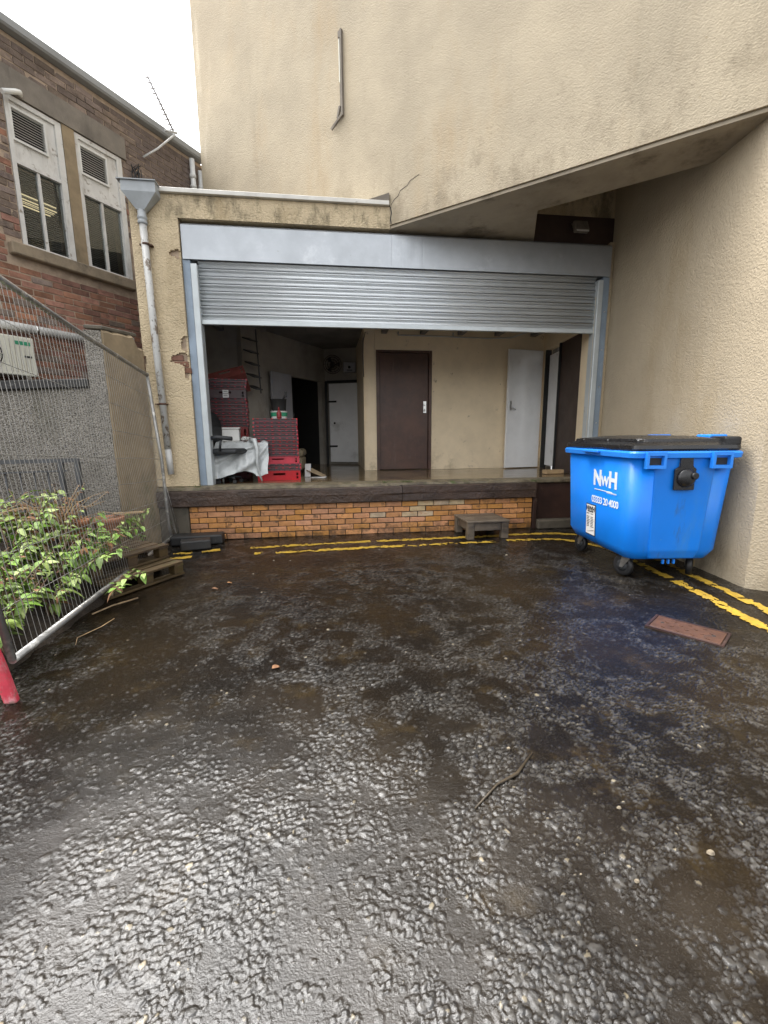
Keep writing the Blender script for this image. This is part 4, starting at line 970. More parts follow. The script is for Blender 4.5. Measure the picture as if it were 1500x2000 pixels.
plant('moss green creeper at the foot of the mossy pier', -2.18, 5.38, .05, .60, 6, .16, [G], 12, 40, size=.45)
def branch(label, pts, r=.008):
    single('dry_branch', B().tube([Vector(p) - Vector(pts[0]) for p in pts], [r, r * .85, r * .7, r * .4][:len(pts)], 6), 'straw', label, 'branch', pts[0], group='dead branches in the shrubs')
plant('low leafy sprays pushing through the wires by the near fence end', -1.98, 2.72, .10, .46, 9, .34, [G, G, Pq], 21, 85, (.02, -.05))
plant('low green sprays over the middle of the fence rail', -2.02, 3.28, .10, .42, 9, .34, [G, Pq, Pq], 22, 80, (.03, 0))
plant('pale sprays over the back of the upper pallet', -2.06, 3.92, .18, .42, 9, .32, [G, Pq], 23, 80, (.03, 0))
plant('bushy green shrub in the middle of the overgrown corner', -2.45, 3.62, .18, .80, 10, .42, [G, G, Pq], 24, 100)
plant('yellow green shrub between the railing and the bushy shrub', -2.58, 4.08, .20, .78, 10, .42, [Pq, Pq, G], 25, 100)
plant('dark shaded shrub at the edge of the photo by the near fence post', -2.42, 2.72, .12, .62, 9, .40, [G, G], 26, 85)
plant('heap of dead brown stalks on top of the green shrubs', -2.45, 4.35, .50, .42, 16, .5, [Dd, Dd], 27, 110, size=.45)
branch('long dead branch lying across the top of the shrubs by the railing', [(-2.35, 4.3, .72), (-2.7, 4.2, .74), (-3.0, 4.1, .66), (-3.3, 3.95, .58)])
branch('dead branch under the longer one, pointing at the fence', [(-2.40, 4.0, .66), (-2.7, 3.9, .68), (-3.1, 3.75, .60)])
branch('thin dead stick leaning over the empty pot', [(-2.15, 4.95, .52), (-2.4, 5.0, .56), (-2.62, 5.0, .50)], .006)
b = B(); b.bar((-.16, 0, 0), (.16, .05, .01), .05, .016); single('timber_batten', b, 'offcut', 'short pale timber batten resting on the empty terracotta pot', 'batten', (-2.17, 5.02, .528), R(-8))
branch('bare twig on the asphalt under the fence rail', [(-1.60, 3.3, .02), (-1.62, 3.15, .025), (-1.70, 3.0, .02), (-1.66, 2.9, .015)], .003)
branch('reddish stick lying under the fence beside the pallets', [(-1.60, 3.72, .02), (-1.72, 3.55, .03), (-1.80, 3.4, .025)], .007)

# ------------------------------------------------------------------ wooden step stool
st_ = thing('step_stool', 'small weathered wooden step stool on the yellow lines by the brick dock', 'stool', (2.06, 5.57, 0), R(2))
for k in range(4):
    b = B(); b.mm((-.29, -.275 + k * .1385, .222), (.29, -.275 + k * .1385 + .1345, .250)); b.bevel(.006); part('top_board', b, 'wood_grey', st_)
for sx in (-1, 1):
    for sy in (-1, 1):
        b = B(); b.box((sx * .235, sy * .225, .1125), (.095, .085, .218)).bevel(.006); part('leg', b, 'wood_grey', st_)
for sy in (-1, 1):
    b = B(); b.mm((-.185, sy * .235 - .016, .115), (.185, sy * .235 + .016, .215)).bevel(.004); part('apron', b, 'wood_grey', st_)
for sx in (-1, 1):
    b = B(); b.mm((sx * .245 - .016, -.18, .115), (sx * .245 + .016, .18, .215)).bevel(.004); part('apron', b, 'wood_grey', st_)

# ------------------------------------------------------------------ blue wheelie bin
BRZ = R(-6.7)
bn_ = thing('wheelie_bin', 'large bright blue four wheeled commercial bin with a black lid', 'bin', (3.165, 4.06, 0), BRZ)
def rr(hx, hy, r, z, n=5, cx=0, cy=0):
    pts = []
    for (sx, sy, a0) in ((1, 1, 0), (-1, 1, 90), (-1, -1, 180), (1, -1, 270)):
        for k in range(n + 1):
            a = R(a0 + 90 * k / n); pts.append((cx + sx * (hx - r) + r * math.cos(a), cy + sy * (hy - r) + r * math.sin(a), z))
    return pts
# body: long axis along local y; hx = half of short side
b = B()
b.loft([rr(.345, .54, .08, .20), rr(.375, .575, .09, .212), rr(.402, .605, .10, .262), rr(.42, .622, .10, .30), rr(.458, .662, .09, 1.16)], smooth=True)
body = part('body', b, 'bin', bn_, smooth=False)
# raised wide panel on the near short side with stepped foot
for sgn in (-1, 1):
    b = B(); yb, yt = sgn * .634, sgn * .669
    b.loft([[(-.21, sgn * .52, .205), (.21, sgn * .52, .205), (.21, yb - sgn * .03, .22), (-.21, yb - sgn * .03, .22)],
            [(-.23, sgn * .5, .30), (.23, sgn * .5, .30), (.23, yb, .30), (-.23, yb, .30)],
            [(-.27, sgn * .5, 1.14), (.27, sgn * .5, 1.14), (.27, yt, 1.14), (-.27, yt, 1.14)]])
    b.bevel(.012, 2)
    part('end_panel', b, 'bin', body)
b = B(); b.loft([rr(.46, .665, .09, 1.13), rr(.49, .70, .07, 1.14), rr(.495, .705, .07, 1.18), rr(.485, .695, .07, 1.195), rr(.46, .67, .09, 1.198)]); part('rim', b, 'bin_rim', bn_)
def lug(cx, sgn):
    b = B(); y = sgn * .715
    b.mm((cx - .085, y - .02, 1.05), (cx - .062, y + .02, 1.19)); b.mm((cx + .062, y - .02, 1.05), (cx + .085, y + .02, 1.19)); b.mm((cx - .061, y - .02, 1.05), (cx + .061, y + .02, 1.078)); b.mm((cx - .061, y - .02, 1.16), (cx + .061, y + .02, 1.19))
    part('grip', b, 'bin_rim', bn_)
    b = B(); b.mm((cx - .06, sgn * .69 - .01, 1.08), (cx + .06, sgn * .69 + .01, 1.158)); part('grip_recess', b, 'dark', bn_)
for s in (-1, 1): lug(-.30, s); lug(.27, s)
for s in (-1, 1):
    b = B(); y = s * .672
    b.slab([(-.10, y, .86), (.075, y, .86), (.08, y, 1.045), (.045, y, 1.06), (.045, y, 1.14), (-.06, y, 1.14), (-.06, y, 1.06), (-.105, y, 1.04)], (0, s * .022, 0)); b.bevel(.004)
    boss = part('lifting_plate', b, 'bin_lid', bn_)
    b = B(); b.lathe((-.005, s * .69, .965), [(.084, 0), (.078, s * .018), (.058, s * .032), (.03, s * .038), (.005, s * .039)], 20, 'Y'); part('trunnion', b, 'bin_lid', boss)
    b = B(); b.lathe((.045, s * .69, .985), [(.030, 0), (.030, s * .048), (.022, s * .052)], 14, 'Y'); part('pin', b, 'bin_lid', boss)
# lid: shallow dome with a raised centre panel
b = B()
b.loft([rr(.475, .685, .07, 1.20), rr(.482, .692, .07, 1.215), rr(.478, .688, .07, 1.245), rr(.40, .61, .08, 1.275), rr(.385, .595, .08, 1.30), rr(.20, .40, .12, 1.325), rr(.05, .2, .04, 1.33)])
lid = part('lid', b, 'bin_lid', bn_)
for yy in (-.50, 0, .50):
    b = B(); b.mm((-.40, yy - .10, 1.245), (-.30, yy + .10, 1.296)); b.bevel(.012); part('lid_rib', b, 'bin_lid', lid)
b = B(); b.mm((.33, -.66, 1.235), (.475, .66, 1.318)); b.bevel(.02, 2); part('hinge_bar', b, 'bin_lid', lid)
for yy in (-.38, .38):
    b = B(); b.mm((.33, yy - .09, 1.20), (.497, yy + .09, 1.335)); b.bevel(.015, 2); part('hinge_block', b, 'bin_rim', bn_)
b = B(); b.mm((-.53, -.16, 1.165), (-.496, .16, 1.19)).bevel(.006); part('front_handle', b, 'bin_rim', bn_)
def caster(cx, cy, rz):
    c = obj('caster', (lambda q: (q.box((0, 0, .212), (.11, .11, .012)), q.lathe((0, 0, 0), [(.03, .19), (.03, .206)], 12), q)[2])(B()).mesh('caster', 'caster'), bn_, (cx, cy, 0))
    c.rotation_euler = (0, 0, rz)
    f = B()
    for s in (-1, 1): f.slab([(s * .032, -.045, .19), (s * .032, .045, .19), (s * .032, .065, .085), (s * .032, .035, .085)], (.005 * s, 0, 0))
    obj('fork', f.mesh('fork', 'caster'), c)
    f = B(); f.lathe((0, .05, .1), [(.06, -.022), (.092, -.024), (.1, -.016), (.1, .016), (.092, .024), (.06, .022)], 24, 'X'); obj('tyre', f.mesh('tyre', 'tyre'), c)
    f = B(); f.lathe((0, .05, .1), [(.02, -.034), (.058, -.023), (.058, .023), (.02, .034)], 16, 'X'); obj('hub', f.mesh('hub', 'chair_black'), c)
caster(-.29, -.44, R(20)); caster(.30, -.44, R(-35)); caster(-.29, .46, R(8)); caster(.30, .46, R(10))
b = B(); b.mm((-.06, -.585, .165), (-.045, -.565, .205)); b.mm((-.01, -.585, .165), (.005, -.565, .205)); b.mm((.04, -.585, .165), (.055, -.565, .205)); part('drain_bung', b, 'bin', bn_)
# printing on the long front face (local -x), which tilts outwards towards the top
def text_mesh(txt, size, ext=.0008, offset=0, spacing=1.0):
    cu = bpy.data.curves.new('print', 'FONT'); cu.body = txt; cu.size = size; cu.extrude = ext; cu.offset = offset; cu.space_character = spacing
    cu.align_x = 'CENTER'; cu.align_y = 'CENTER'; cu.resolution_u = 3
    to = bpy.data.objects.new('print', cu); COL.objects.link(to)
    dg = bpy.context.evaluated_depsgraph_get(); me = bpy.data.meshes.new_from_object(to.evaluated_get(dg))
    bpy.data.objects.remove(to); bpy.data.curves.remove(cu); return me
tilt = math.atan2(.458 - .42, 1.16 - .30)
def on_front(y, z, out=.0015):
    x = -(.42 + (z - .30) * math.tan(tilt)) - out
    M_ = Matrix.Translation((x, y, z)) @ Matrix.Rotation(-math.pi / 2, 4, 'Z') @ Matrix.Rotation(math.pi / 2 , 4, 'X')
    # lean with the face
    return Matrix.Translation((x, y, z)) @ Matrix.Rotation(-tilt, 4, 'Y') @ Matrix.Rotation(-math.pi / 2, 4, 'Z') @ Matrix.Rotation(math.pi / 2, 4, 'X')
def put(name, me, mat, parent, mtx):
    me.materials.clear(); me.materials.append(MT[mat]); me.transform(mtx)
    return obj(name, me, parent)
LY = -.20
for ch, dy, sz, off in (('N', .145, .21, .010), ('W', 0.0, .13, .006), ('H', -.145, .21, .010)):
    put('logo_letter', text_mesh(ch, sz, offset=off), 'print_white', body, on_front(LY + dy, .905 + (.0 if sz > .15 else -.02), .003))
b = B(); b.mm((-.17, -.004, -.001), (.17, .004, .001)); me = b.mesh('logo_line', 'print_white'); put('logo_line', me, 'print_white', body, on_front(LY + .03, .795, .003))
b = B()
for k in range(9): b.mm((-.20 + .02 * k, -.006, -.001), (-.188 + .02 * k, .006, .001))
put('logo_strapline', b.mesh('logo_strapline', 'print_white'), 'print_white', body, on_front(LY - .24, .785, .003))
put('phone_number', text_mesh('03333 20 4000', .098, offset=.0015, spacing=.86), 'print_white', body, on_front(LY, .685, .003))
b = B(); b.mm((-.10, -.165, -.001), (.10, .165, .001)); lbq = put('label_sticker', b.mesh('label_sticker', 'print_black'), 'print_black', body, on_front(.06, .46, .003))
b = B(); b.mm((-.09, -.155, -.001), (.09, .155, .001)); put('label_face', b.mesh('label_face', 'label_white'), 'label_white', lbq, on_front(.06, .46, .006))
put('label_logo', text_mesh('NWH', .07, offset=.002), 'print_black', lbq, on_front(.06, .575, .009))
b = B(); rq = random.Random(4)
for k in range(9):
    for x0_ in (-.075, .008):
        if k in (1,): continue
        b.mm((x0_, .06 - k * .017, -.0008), (x0_ + rq.uniform(.045, .066), .066 - k * .017, .0008))
b.mm((-.06, .082, -.0008), (.06, .092, .0008))
put('label_print', b.mesh('label_print', 'print_black'), 'print_black', lbq, on_front(.06, .46, .009))
b = B(); b.slab([(-.08, -.14, 0), (-.074, -.14, 0), (.08, -.10, 0), (.08, -.106, 0)][::1], (0, 0, .001)); put('label_swoosh', b.mesh('label_swoosh', 'print_black'), 'print_black', lbq, on_front(.06, .46, .009))

# ------------------------------------------------------------------ iron cover in the asphalt
mc = thing('drain_cover', 'small rusty rectangular iron cover set in the asphalt near the yellow lines', 'drain cover', (2.45, 2.53, .0), math.atan2(2.291 - 2.609, 2.482 - 2.252))
hz = float(ground_h(np.array([2.45]), np.array([2.53]))[0])
b = B(); b.mm((-.205, -.115, hz - .02), (.205, .115, hz + .0095)).bevel(.003); part('plate', b, 'rust', mc)
b = B(); b.mm((-.225, -.135, hz - .02), (.225, -.119, hz + .009)); b.mm((-.225, .119, hz - .02), (.225, .135, hz + .009)); b.mm((-.225, -.118, hz - .02), (-.209, .118, hz + .009)); b.mm((.209, -.118, hz - .02), (.225, .118, hz + .009)); part('frame', b, 'dark_brown', mc)
for x in (-.15, .15):
    b = B(); b.lathe((x, 0, hz), [(.012, .0), (.012, .0105)], 10); part('lifting_hole', b, 'dark', mc)
b = B()
for i in range(9):
    for j in range(4):
        if abs(i - 4) < 4 and (i + j) % 2: b.box((-.17 + i * .043, -.08 + j * .052, hz + .0095), (.022, .012, .006), R(45 if j % 2 else -45))
part('tread_stud', b, 'rust', mc)

# ------------------------------------------------------------------ crates
CW, CD = .60, .40
def tray_proto(kind):
    """a folded stacking crate"""
    t_ = thing('crate', 'x', 'crate')
    b = B(); b.mm((-CW / 2 + .016, .018, 0), (CW / 2 - .016, CD - .018, .040)); part('tray', b, 'crate_dark', t_)
    b = B(); b.mm((-CW / 2, 0, .031), (CW / 2, CD, .0475)); b.bevel(.003); part('rim', b, 'crate_dark', t_)
    b = B()
    for k in range(9): b.mm((-CW / 2 + .004 + k * .0715, .003, 0), (-CW / 2 + .022 + k * .0715, .017, .0305))
    part('front_post', b, 'crate_dark', t_, kind='stuff')
    b = B()
    for k in range(6): b.mm((-.250 + k * .096, -.006, .037), (-.222 + k * .096, .01, .0455))
    b.mm((-CW / 2 - .006, -.008, .030), (-.285, .03, .05)); b.mm((.285, -.008, .030), (CW / 2 + .006, .03, .05))
    part('tab', b, 'crate_red', t_)
    b = B()
    for k in range(5): b.mm((CW / 2 - .004, .03 + k * .075, .006), (CW / 2 + .007, .08 + k * .075, .040))
    part('side_rib', b, kind, t_)
    b = B()
    b.mm((-.27, .004, .002), (.27, .0165, .012))
    part('front_rib', b, 'crate_dred', t_)
    return t_
def open_crate(h, mat, name='crate'):
    t_ = thing(name, 'x', 'crate')
    b = B(); b.mm((-CW / 2 + .01, .01, 0), (CW / 2 - .01, CD - .01, .012)); part('base', b, mat, t_)
    for (x0_, y0_, x1_, y1_, nm, lng) in ((-CW / 2, 0, CW / 2, .014, 'front_panel', 0), (-CW / 2, CD - .014, CW / 2, CD, 'back_panel', 0), (CW / 2 - .014, .015, CW / 2, CD - .015, 'side_panel', 1), (-CW / 2, .015, -CW / 2 + .014, CD - .015, 'side_panel', 1)):
        b = B()
        b.mm((x0_, y0_, h - .028), (x1_, y1_, h)); b.mm((x0_, y0_, 0), (x1_, y1_, .022))
        ln = (x1_ - x0_) if not lng else (y1_ - y0_)
        segs = ((0, .055), (.10, .36), (.64, .90), (.945, 1.0)) if not lng else tuple((k / 6, k / 6 + .085) for k in range(6)) + ((.95, 1),)
        for s0, s1 in segs:
            if not lng: b.mm((x0_ + ln * s0, y0_ + .001, .022), (x0_ + ln * s1, y1_ - .001, h - .028))
            else: b.mm((x0_ + .001, y0_ + ln * s0, .022), (x1_ - .001, y0_ + ln * s1, h - .028))
        if not lng:
            b.mm((x0_ + ln * .36, y0_ + .001, .022), (x0_ + ln * .64, y1_ - .001, h * .55))
            b.mm((x0_ + ln * .055, y0_ + .002, h * .42), (x0_ + ln * .10, y1_ - .002, h * .52)); b.mm((x0_ + ln * .90, y0_ + .002, h * .42), (x0_ + ln * .945, y1_ - .002, h * .52))
        part(nm, b, mat, t_)
    return t_
tp, tp2 = tray_proto('crate_red'), tray_proto('crate_dred'); oc, oc2, oc3 = open_crate(.135, 'crate_red'), open_crate(.105, 'crate_red'), open_crate(.255, 'crate_dred')
used = set()
def place(proto, loc, rz, label, group):
    o = proto
    if proto.name in used: o = copy_tree(proto)
    used.add(proto.name)
    o.location = loc; o.rotation_euler = (0, 0, rz); tag(o, label, None, group)
    return o
FG, BG = 'crates in the short stack at the dock edge', 'crates in the tall stack by the inner wall'
fx, fy, fr_ = -.665, 6.385, R(4)
z = FZ
place(oc, (fx, fy, z), fr_, 'bright red open crate at the bottom of the short crate stack on the dock', FG); z += .137
for k in range(2):
    place(tp, (fx + .006, fy, z), fr_ + R(1 - k), ('lower' if k == 0 else 'upper') + ' of the two dark folded crates between the red crates of the short stack', FG); z += .050
place(oc2, (fx - .01, fy + .01, z), fr_ + R(1), 'bright red open crate half way up the short stack, under the folded crates', FG); z += .107
NF = 10
for k in range(NF):
    place(tp, (fx - .022 + random.uniform(-.006, .006), fy + random.uniform(-.006, .006), z), fr_ + R(random.uniform(-1, 1)), ORD[NF - 1 - k] + ' dark folded crate from the top of the short stack', FG); z += .0535
ztop = z
bx, by, brz = -1.47, 7.02, R(6)
z = FZ
for k in range(3):
    place(oc3, (bx, by, z), brz + R(k - 1), ('lowest', 'middle', 'uppermost')[k] + ' deep dull red crate under the tall crate stack', BG); z += .257
for k in range(8):
    place(tp2, (bx + random.uniform(-.008, .008), by + random.uniform(-.006, .006), z), brz + R(random.uniform(-1.2, 1.2)), ORD[k] + ' dark folded crate counting up from the deep red crates of the tall stack', BG); z += .0535
lc = open_crate(.125, MT['crate_dark']); lc.location = (bx, by, z); lc.rotation_euler = (0, 0, brz); tag(lc, 'dark slotted crate with two white labels near the top of the tall stack', None, BG)
for dz in (.008, .068):
    b = B(); b.mm((-.035, -.004, dz), (.05, -.0005, dz + .052)); part('label', b, 'label_white', lc)
    b = B(); b.mm((-.025, -.0055, dz + .02), (.04, -.0045, dz + .026)); b.mm((-.025, -.0055, dz + .032), (.03, -.0045, dz + .037)); part('label_print', b, 'print_black', lc)
z += .128
for k in range(3):
    place(tp2, (bx + .01 * k, by, z), brz + R(2 * k - 1), ('bottom', 'middle', 'top')[k] + ' of three plain dark crates between the labelled crate and the tilted crate', BG); z += .0535
tc_ = open_crate(.16, MT['crate_rust']); tc_.location = (bx + .02, by + .03, z + .012); tc_.rotation_euler = (R(-38), R(-16), brz + R(4)); tag(tc_, 'faded rust red crate tipped on top of the tall stack', None, BG)
b = B(); b.mm((-.10, .10, .0), (.05, .24, -.004)); part('label', b, 'paper', tc_)

# ------------------------------------------------------------------ other things on the dock
b = B(); b.lathe((0, 0, 0), [(.11, 0), (.12, .10), (.125, .105), (.118, .105), (.108, .012)], 18, cap=False); b.lathe((0, 0, 0), [(.11, 0), (.02, .004)], 18)
tub = single('tub', b, 'plastic_white', 'small white tub with green print on top of the short crate stack', 'tub', (-.655, 6.66, ztop + .001))
b = B(); b.lathe((0, 0, 0), [(.1165, .03), (.1225, .085)], 18, cap=False); part('print_band', b, 'green', tub)
bk = thing('bucket', 'black bucket standing in the white tub on the short crate stack', 'bucket', (-.655, 6.66, ztop + .11))
b = B(); b.lathe((0, 0, 0), [(.10, 0), (.115, .16), (.122, .165), (.112, .165), (.095, .01)], 18, cap=False); b.lathe((0, 0, 0), [(.1, 0), (.02, .004)], 18); part('pail', b, 'crate_dark' and 'black', bk)
b = B(); b.tube([(-.03, 0, .02), (.10, .0, .22)], .014, 8); b.box((.11, 0, .235), (.03, .05, .08), R(0)); part('brush_handle', b, 'black', bk)
bo = thing('bottle', 'red plastic squeeze bottle standing in front of the white tub', 'bottle', (-.64, 6.50, ztop))
b = B(); b.lathe((0, 0, 0), [(.032, 0), (.034, .01), (.034, .075), (.014, .11), (.012, .118)], 14); part('body', b, 'crate_dred', bo)
b = B(); b.lathe((0, 0, 0), [(.013, .118), (.006, .155), (.005, .157)], 12); part('nozzle', b, 'crate_dred', bo)
b = B(); b.tube([(0, 0, 0), (.012, 0, .07)], .008, 6); single('pen_torch', b, 'black', 'thin black stub standing on the right of the short crate stack', 'torch', (-.445, 6.55, ztop))

tb = thing('table', 'white folding table under the grey plastic sheet', 'table', (-1.13, 6.58, FZ))
b = B(); b.mm((-.34, -.24, .52), (.30, .30, .545)).bevel(.004); part('tabletop', b, 'plastic_white', tb)
for sx, sy in ((-.31, -.21), (.22, -.19), (-.31, .27), (.27, .27)):
    b = B(); b.tube([(sx, sy, 0), (sx, sy, .52)], .014, 8); part('leg', b, 'plastic_white', tb)
# draped plastic sheet with folds
b = B(); nu, nv = 46, 30; grid = []
for j in range(nv + 1):
    rowv = []
    for i in range(nu + 1):
        u = i / nu; v = j / nv
        x = -.36 + .70 * u
        f1 = math.sin(u * 17 + 3 * v + 2 * math.sin(v * 4)) ; f2 = math.sin(u * 31 - 6 * v)
        pull = (1 - u)
        f1 = math.sin(u * 19 + 2 * v + 2 * math.sin(v * 5)) + .6 * math.sin(u * 41 + v * 9); f2 = math.sin(u * 37 - 8 * v + 2 * math.sin(u * 9))
        if v < .22:
            y = .36 - v / .22 * .50; zz = .556 + .010 * f1 + .012 * f2
        else:
            w = (v - .22) / .78
            fan = (u - .95)                     # folds gather at the right hand corner
            ang = math.sin(11 * math.atan2(w + .05, u - 1.08)) + .5 * math.sin(23 * math.atan2(w + .05, u - 1.08) + 1)
            y = -.145 - .34 * w * (1.1 - .55 * u) * (1.25 - .45 * w) + .030 * ang * min(1, 3 * w) + .010 * f2 * w
            zz = .552 - w * (.43 + .05 * math.sin(u * 9) - .10 * max(0, u - .75)) + .02 * ang * w
            x += -.10 * w * (1 - u) + .012 * f1 * w
        rowv.append(b.b.verts.new((x, y, zz)))
    grid.append(rowv)
for j in range(nv):
    for i in range(nu): b.b.faces.new((grid[j][i], grid[j][i + 1], grid[j + 1][i + 1], grid[j + 1][i])).smooth = True
single('plastic_sheet', b, 'sheet', 'crumpled grey white plastic sheet draped over the table beside the crates', 'plastic sheet', (-1.13, 6.46, FZ))
cb = thing('cloth_roll', 'pale rolled cloth hanging down the corner of the draped table', 'cloth', (-.95, 6.20, FZ))
b = B(); b.tube([(-.08, .12, .58), (.0, -.02, .575), (.03, -.04, .45), (.02, -.05, .28), (.04, -.04, .12), (.07, -.02, .02)], [.03, .032, .026, .02, .016, .012], 10); part('roll', b, 'sheet', cb)
b = B(); b.mm((-.12, -.10, 0), (.12, .10, .17)); b.bevel(.01)
bx_ = single('storage_box', b, 'plastic_white', 'white plastic box standing on the draped table', 'box', (-1.34, 6.62, FZ + .56), R(5))
b = B(); b.mm((-.13, -.11, .171), (.13, .11, .195)).bevel(.006); part('lid', b, 'plastic_white', bx_)
b = B()
for k in range(7): b.box((random.uniform(-.08, .08), random.uniform(-.03, .03), .02 + random.uniform(0, .03)), (.07, .05, .03), random.uniform(0, 3))
b.bevel(.012); single('tissue_heap', b, 'paper', 'crumpled pale tissue heap at the back of the draped table', 'tissue', (-1.10, 6.58, FZ + .565))
ch = thing('office_chair', 'black office chair half hidden behind the left shutter guide', 'office chair', (-1.33, 6.20, FZ), R(76))
b = B(); secs = []
for k in range(9):
    f = k / 8; w = .21 * (1 - .35 * (2 * f - 1) ** 4) ; z_ = .46 + .50 * f; y_ = .19 + .08 * (f - .5) ** 2 * 4 - .02 * f
    secs.append([(-w, y_ - .03, z_), (0, y_ + .01, z_), (w, y_ - .03, z_), (w, y_ + .01, z_), (0, y_ + .055, z_), (-w, y_ + .01, z_)])
b.loft(secs, smooth=True); part('backrest', b, 'chair_black', ch)
b = B(); b.mm((-.23, -.24, .40), (.23, .20, .47)); b.bevel(.03, 3); part('seat', b, 'chair_black', ch)
for s in (-1,):
    b = B(); b.tube([(s * .24, -.20, .60), (s * .25, .0, .62), (s * .24, .14, .60)], .028, 10); part('armrest', b, 'chair_black', ch)
    b = B(); b.tube([(s * .24, -.05, .60), (s * .24, -.02, .44)], .016, 8); part('arm_support', b, 'chair_black', ch)
b = B(); b.tube([(0, 0, .08), (0, 0, .40)], .025, 10); part('column', b, 'steel', ch)
for k in range(5):
    a = k * 2 * math.pi / 5 + .3
    b = B(); b.tube([(0, 0, .10), (.17 * math.cos(a), .17 * math.sin(a), .07)], [.02, .012], 8); leg = part('leg', b, 'chair_black', ch)
    b = B(); b.lathe((.17 * math.cos(a), .17 * math.sin(a), .027), [(.026, -.014), (.026, .014)], 12, 'X'); part('wheel', b, 'tyre', leg)
bd2 = thing('white_board', 'white board leaning against the left inner wall behind the office chair', 'board', (-1.62, 6.42, FZ))
b = B(); b.slab([(-.10, -.16, 0), (-.06, .20, 0), (-.26, .22, 1.30), (-.30, -.14, 1.34)], (.025, -.003, 0)); part('panel', b, 'white_door', bd2)
b = B(); b.slab([(-.06, -.20, 0), (.0, .14, 0), (-.19, .16, 1.20), (-.25, -.17, 1.22)], (.02, -.003, 0)); part('panel', b, 'plastic_white', bd2, label='narrower board leaning in front')

sf_ = thing('sofa', 'worn beige sofa end showing past the short crate stack', 'sofa', (-.55, 8.0, FZ), R(-4))
b = B(); b.mm((-.35, -.30, .05), (.17, .28, .26)); b.bevel(.03, 3); part('base', b, 'sofa', sf_)
b = B(); b.mm((-.36, -.31, .262), (.185, .29, .40)); b.bevel(.06, 4); part('cushion', b, 'sofa', sf_)
for sx in (-.30, .12):
    b = B(); b.box((sx, -.24, .025), (.04, .04, .05)); part('foot', b, 'black', sf_)
b = B(); b.slab([(0, 0, .002), (.09, -.01, .002), (.10, .03, .20), (.01, .035, .20)], (0, .006, 0)); single('paper_folder', b, 'paper', 'white paper folder propped upright beside the short crate stack', 'folder', (-.33, 6.86, FZ))
b = B(); b.slab([(0, 0, .10), (.26, -.16, .004), (.30, .10, .004), (.08, .14, .12)], (0, 0, .006)); single('cardboard_flap', b, 'card', 'bent brown cardboard flap on the wet dock floor', 'cardboard', (-.30, 6.86, FZ))
b = B(); b.slab([(0, 0, .003), (.22, -.05, .003), (.25, .02, .012), (.02, .06, .008)], (0, 0, .004)); single('paper_sheet', b, 'paper', 'flat white paper sheet on the wet dock floor in front of the cardboard', 'paper', (-.24, 6.66, FZ))
b = B(); b.mm((-.165, -.05, 0), (.165, .05, .065)); b.bevel(.006); single('timber_offcut', b, 'offcut', 'short pale timber offcut lying on the dock floor by the brown door', 'timber', (3.60, 6.55, FZ + .001), R(6))
# wall rack on the slanted back wall
rk = thing('wall_rack', 'dark grey rack of sloping trays on the back wall over the tall crate stack', 'rack', (-1.20, 7.85, 1.9))
for k in range(5):
    b = B(); z_ = 2.15 + k * .19; x_ = -1.16 - .01 * k
    b.slab([(x_, 7.86, z_ + .05), (x_ + .16, 7.98 - .30, z_ - .03), (x_ + .16, 7.98 - .30, z_ - .05), (x_, 7.86, z_ + .03)], (-.10, -.10, 0)); part('tray', b, 'grey_rack', rk, True)
b = B(); b.tube([(-1.03, 7.66, 2.05), (-1.06, 7.64, 3.05)], .012, 6); part('upright', b, 'grey_rack', rk, True)
fan = thing('wall_fan', 'dusty round cage fan hanging in the dark alcove', 'fan', (.20, 9.45, 2.80))
b = B()
for yo in (-.05, .05):
    for r_ in (.05, .10, .15, .185):
        b.tube([(r_ * math.cos(k * math.pi / 10), yo * (1 - (r_ / .25) ** 2), r_ * math.sin(k * math.pi / 10)) for k in range(21)], .005, 5, cap=False)
for k in range(10):
    a = k * math.pi / 5; b.tube([(.02 * math.cos(a), -.055, .02 * math.sin(a)), (.185 * math.cos(a), -.02, .185 * math.sin(a)), (.185 * math.cos(a), .02, .185 * math.sin(a))], .004, 5)
part('cage', b, 'brown_dull', fan)
b = B(); b.lathe((0, .02, 0), [(.05, -.06), (.05, .12)], 12, 'Y'); b.bar((0, .1, 0), (-.02, .42, .02), .04, .04); part('motor', b, 'black', fan)
for k in range(3):
    a = k * 2.094; b = B(); b.slab([(.03 * math.cos(a), 0, .03 * math.sin(a)), (.15 * math.cos(a - .3), .02, .15 * math.sin(a - .3)), (.16 * math.cos(a + .35), -.02, .16 * math.sin(a + .35))], (0, .004, 0)); part('blade', b, 'black', fan)
el = thing('electric_box', 'grey electrical box with a dark lamp on the alcove wall beside the fan', 'electrical box', (.56, 9.70, 2.78))
b = B(); b.mm((-.13, -.05, -.10), (.13, .10, .10)).bevel(.008); part('case', b, 'grey_door', el)
b = B(); b.lathe((0, -.05, 0), [(.03, 0), (.025, -.02), (.01, -.028)], 12, 'Y'); b.mm((-.06, -.056, -.07), (.06, -.051, -.05)); part('indicator', b, 'black', el)
pn = K0 - dd * .62 + dn * .74
nt_ = thing('notice', 'small yellow notice on the dark door in the black doorway', 'notice', (pn.x, pn.y, 1.98), LRZ)
b = B(); b.mm((-.10, -.006, -.16), (.10, .0, .16)); part('sheet', b, 'yellow_notice', nt_)
b = B(); b.mm((-.06, -.008, -.05), (.06, -.0065, .05)); part('print', b, 'brown_dull', nt_)

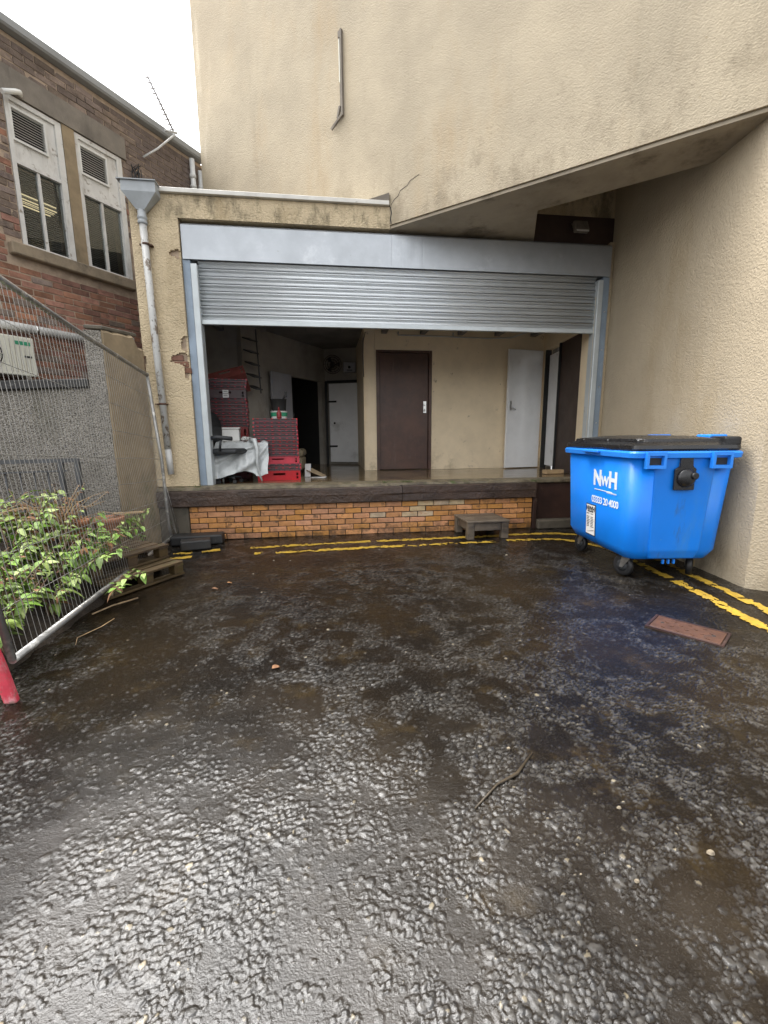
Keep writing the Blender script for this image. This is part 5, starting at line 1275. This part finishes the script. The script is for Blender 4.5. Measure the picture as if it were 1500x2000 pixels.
# ------------------------------------------------------------------ litter on the asphalt
def gh(x, y): return float(ground_h(np.array([x]), np.array([y]))[0])
single('twig', B().tube([(0, 0, .006), (.12, .09, .010), (.22, .13, .012), (.34, .24, .006)], [.0035, .004, .007, .0025], 6), 'twig', 'long thin wet twig lying on the asphalt in the middle foreground', 'twig', (.50, 1.32, gh(.5, 1.32)))
for (x, y, s, l) in ((-.35, 2.42, 1.0, 'small brown dead leaf on the asphalt left of centre'), (-1.05, 3.9, .9, 'curled red brown leaf on the asphalt in front of the pallets'), (-.95, 4.05, .7, 'tiny dead leaf on the asphalt beside the curled leaf')):
    o = obj('dead_leaf', LEAF['leaf_dead'][2], None, (x, y, gh(x, y) + .012)); o.rotation_euler = (.2, -.1, 1.1 + x); o.scale = (s, s, s); tag(o, l, 'leaf')
rng = random.Random(77)
cs = [(lambda bb: (bb.loft([[(.5 * math.cos(k) * (1 + .2 * math.sin(3 * k + q)), .4 * math.sin(k), 0) for k in np.linspace(0, 5.3, 6)], [(.32 * math.cos(k), .27 * math.sin(k), .35) for k in np.linspace(0, 5.3, 6)]]), bb)[1])(B()).mesh('stone_chip', 'stone_pale') for q in range(3)]
spots_ = [(-.02, 2.9, .04), (.60, 5.0, .03), (2.0, 4.55, .05), (-.6, 4.75, .035), (-.42, 4.72, .03), (-.75, 4.3, .03), (1.55, .85, .05), (1.20, 1.05, .045), (1.02, 1.25, .03), (.75, 1.60, .03), (.9, 1.0, .03)]
while len(spots_) < 60:
    y = rng.uniform(.75, 4.6); spots_.append((rng.uniform(-.6 * y - .2, 1.0 * y), y, rng.uniform(.007, .014)))
chips = B()
for (x, y, s) in spots_:
    s *= .6; z0 = gh(x, y) + .002; a = rng.uniform(0, 6.3)
    r0_ = [(x + s * .5 * math.cos(k + a) * rng.uniform(.8, 1.2), y + s * .38 * math.sin(k + a), z0) for k in np.linspace(0, 5.24, 6)]
    chips.loft([r0_, [(x + (p[0] - x) * .6, y + (p[1] - y) * .6, z0 + s * .28) for p in r0_]])
obj('loose_stone_chips', chips.mesh('loose_stone_chips', 'stone_pale'), kind='stuff')
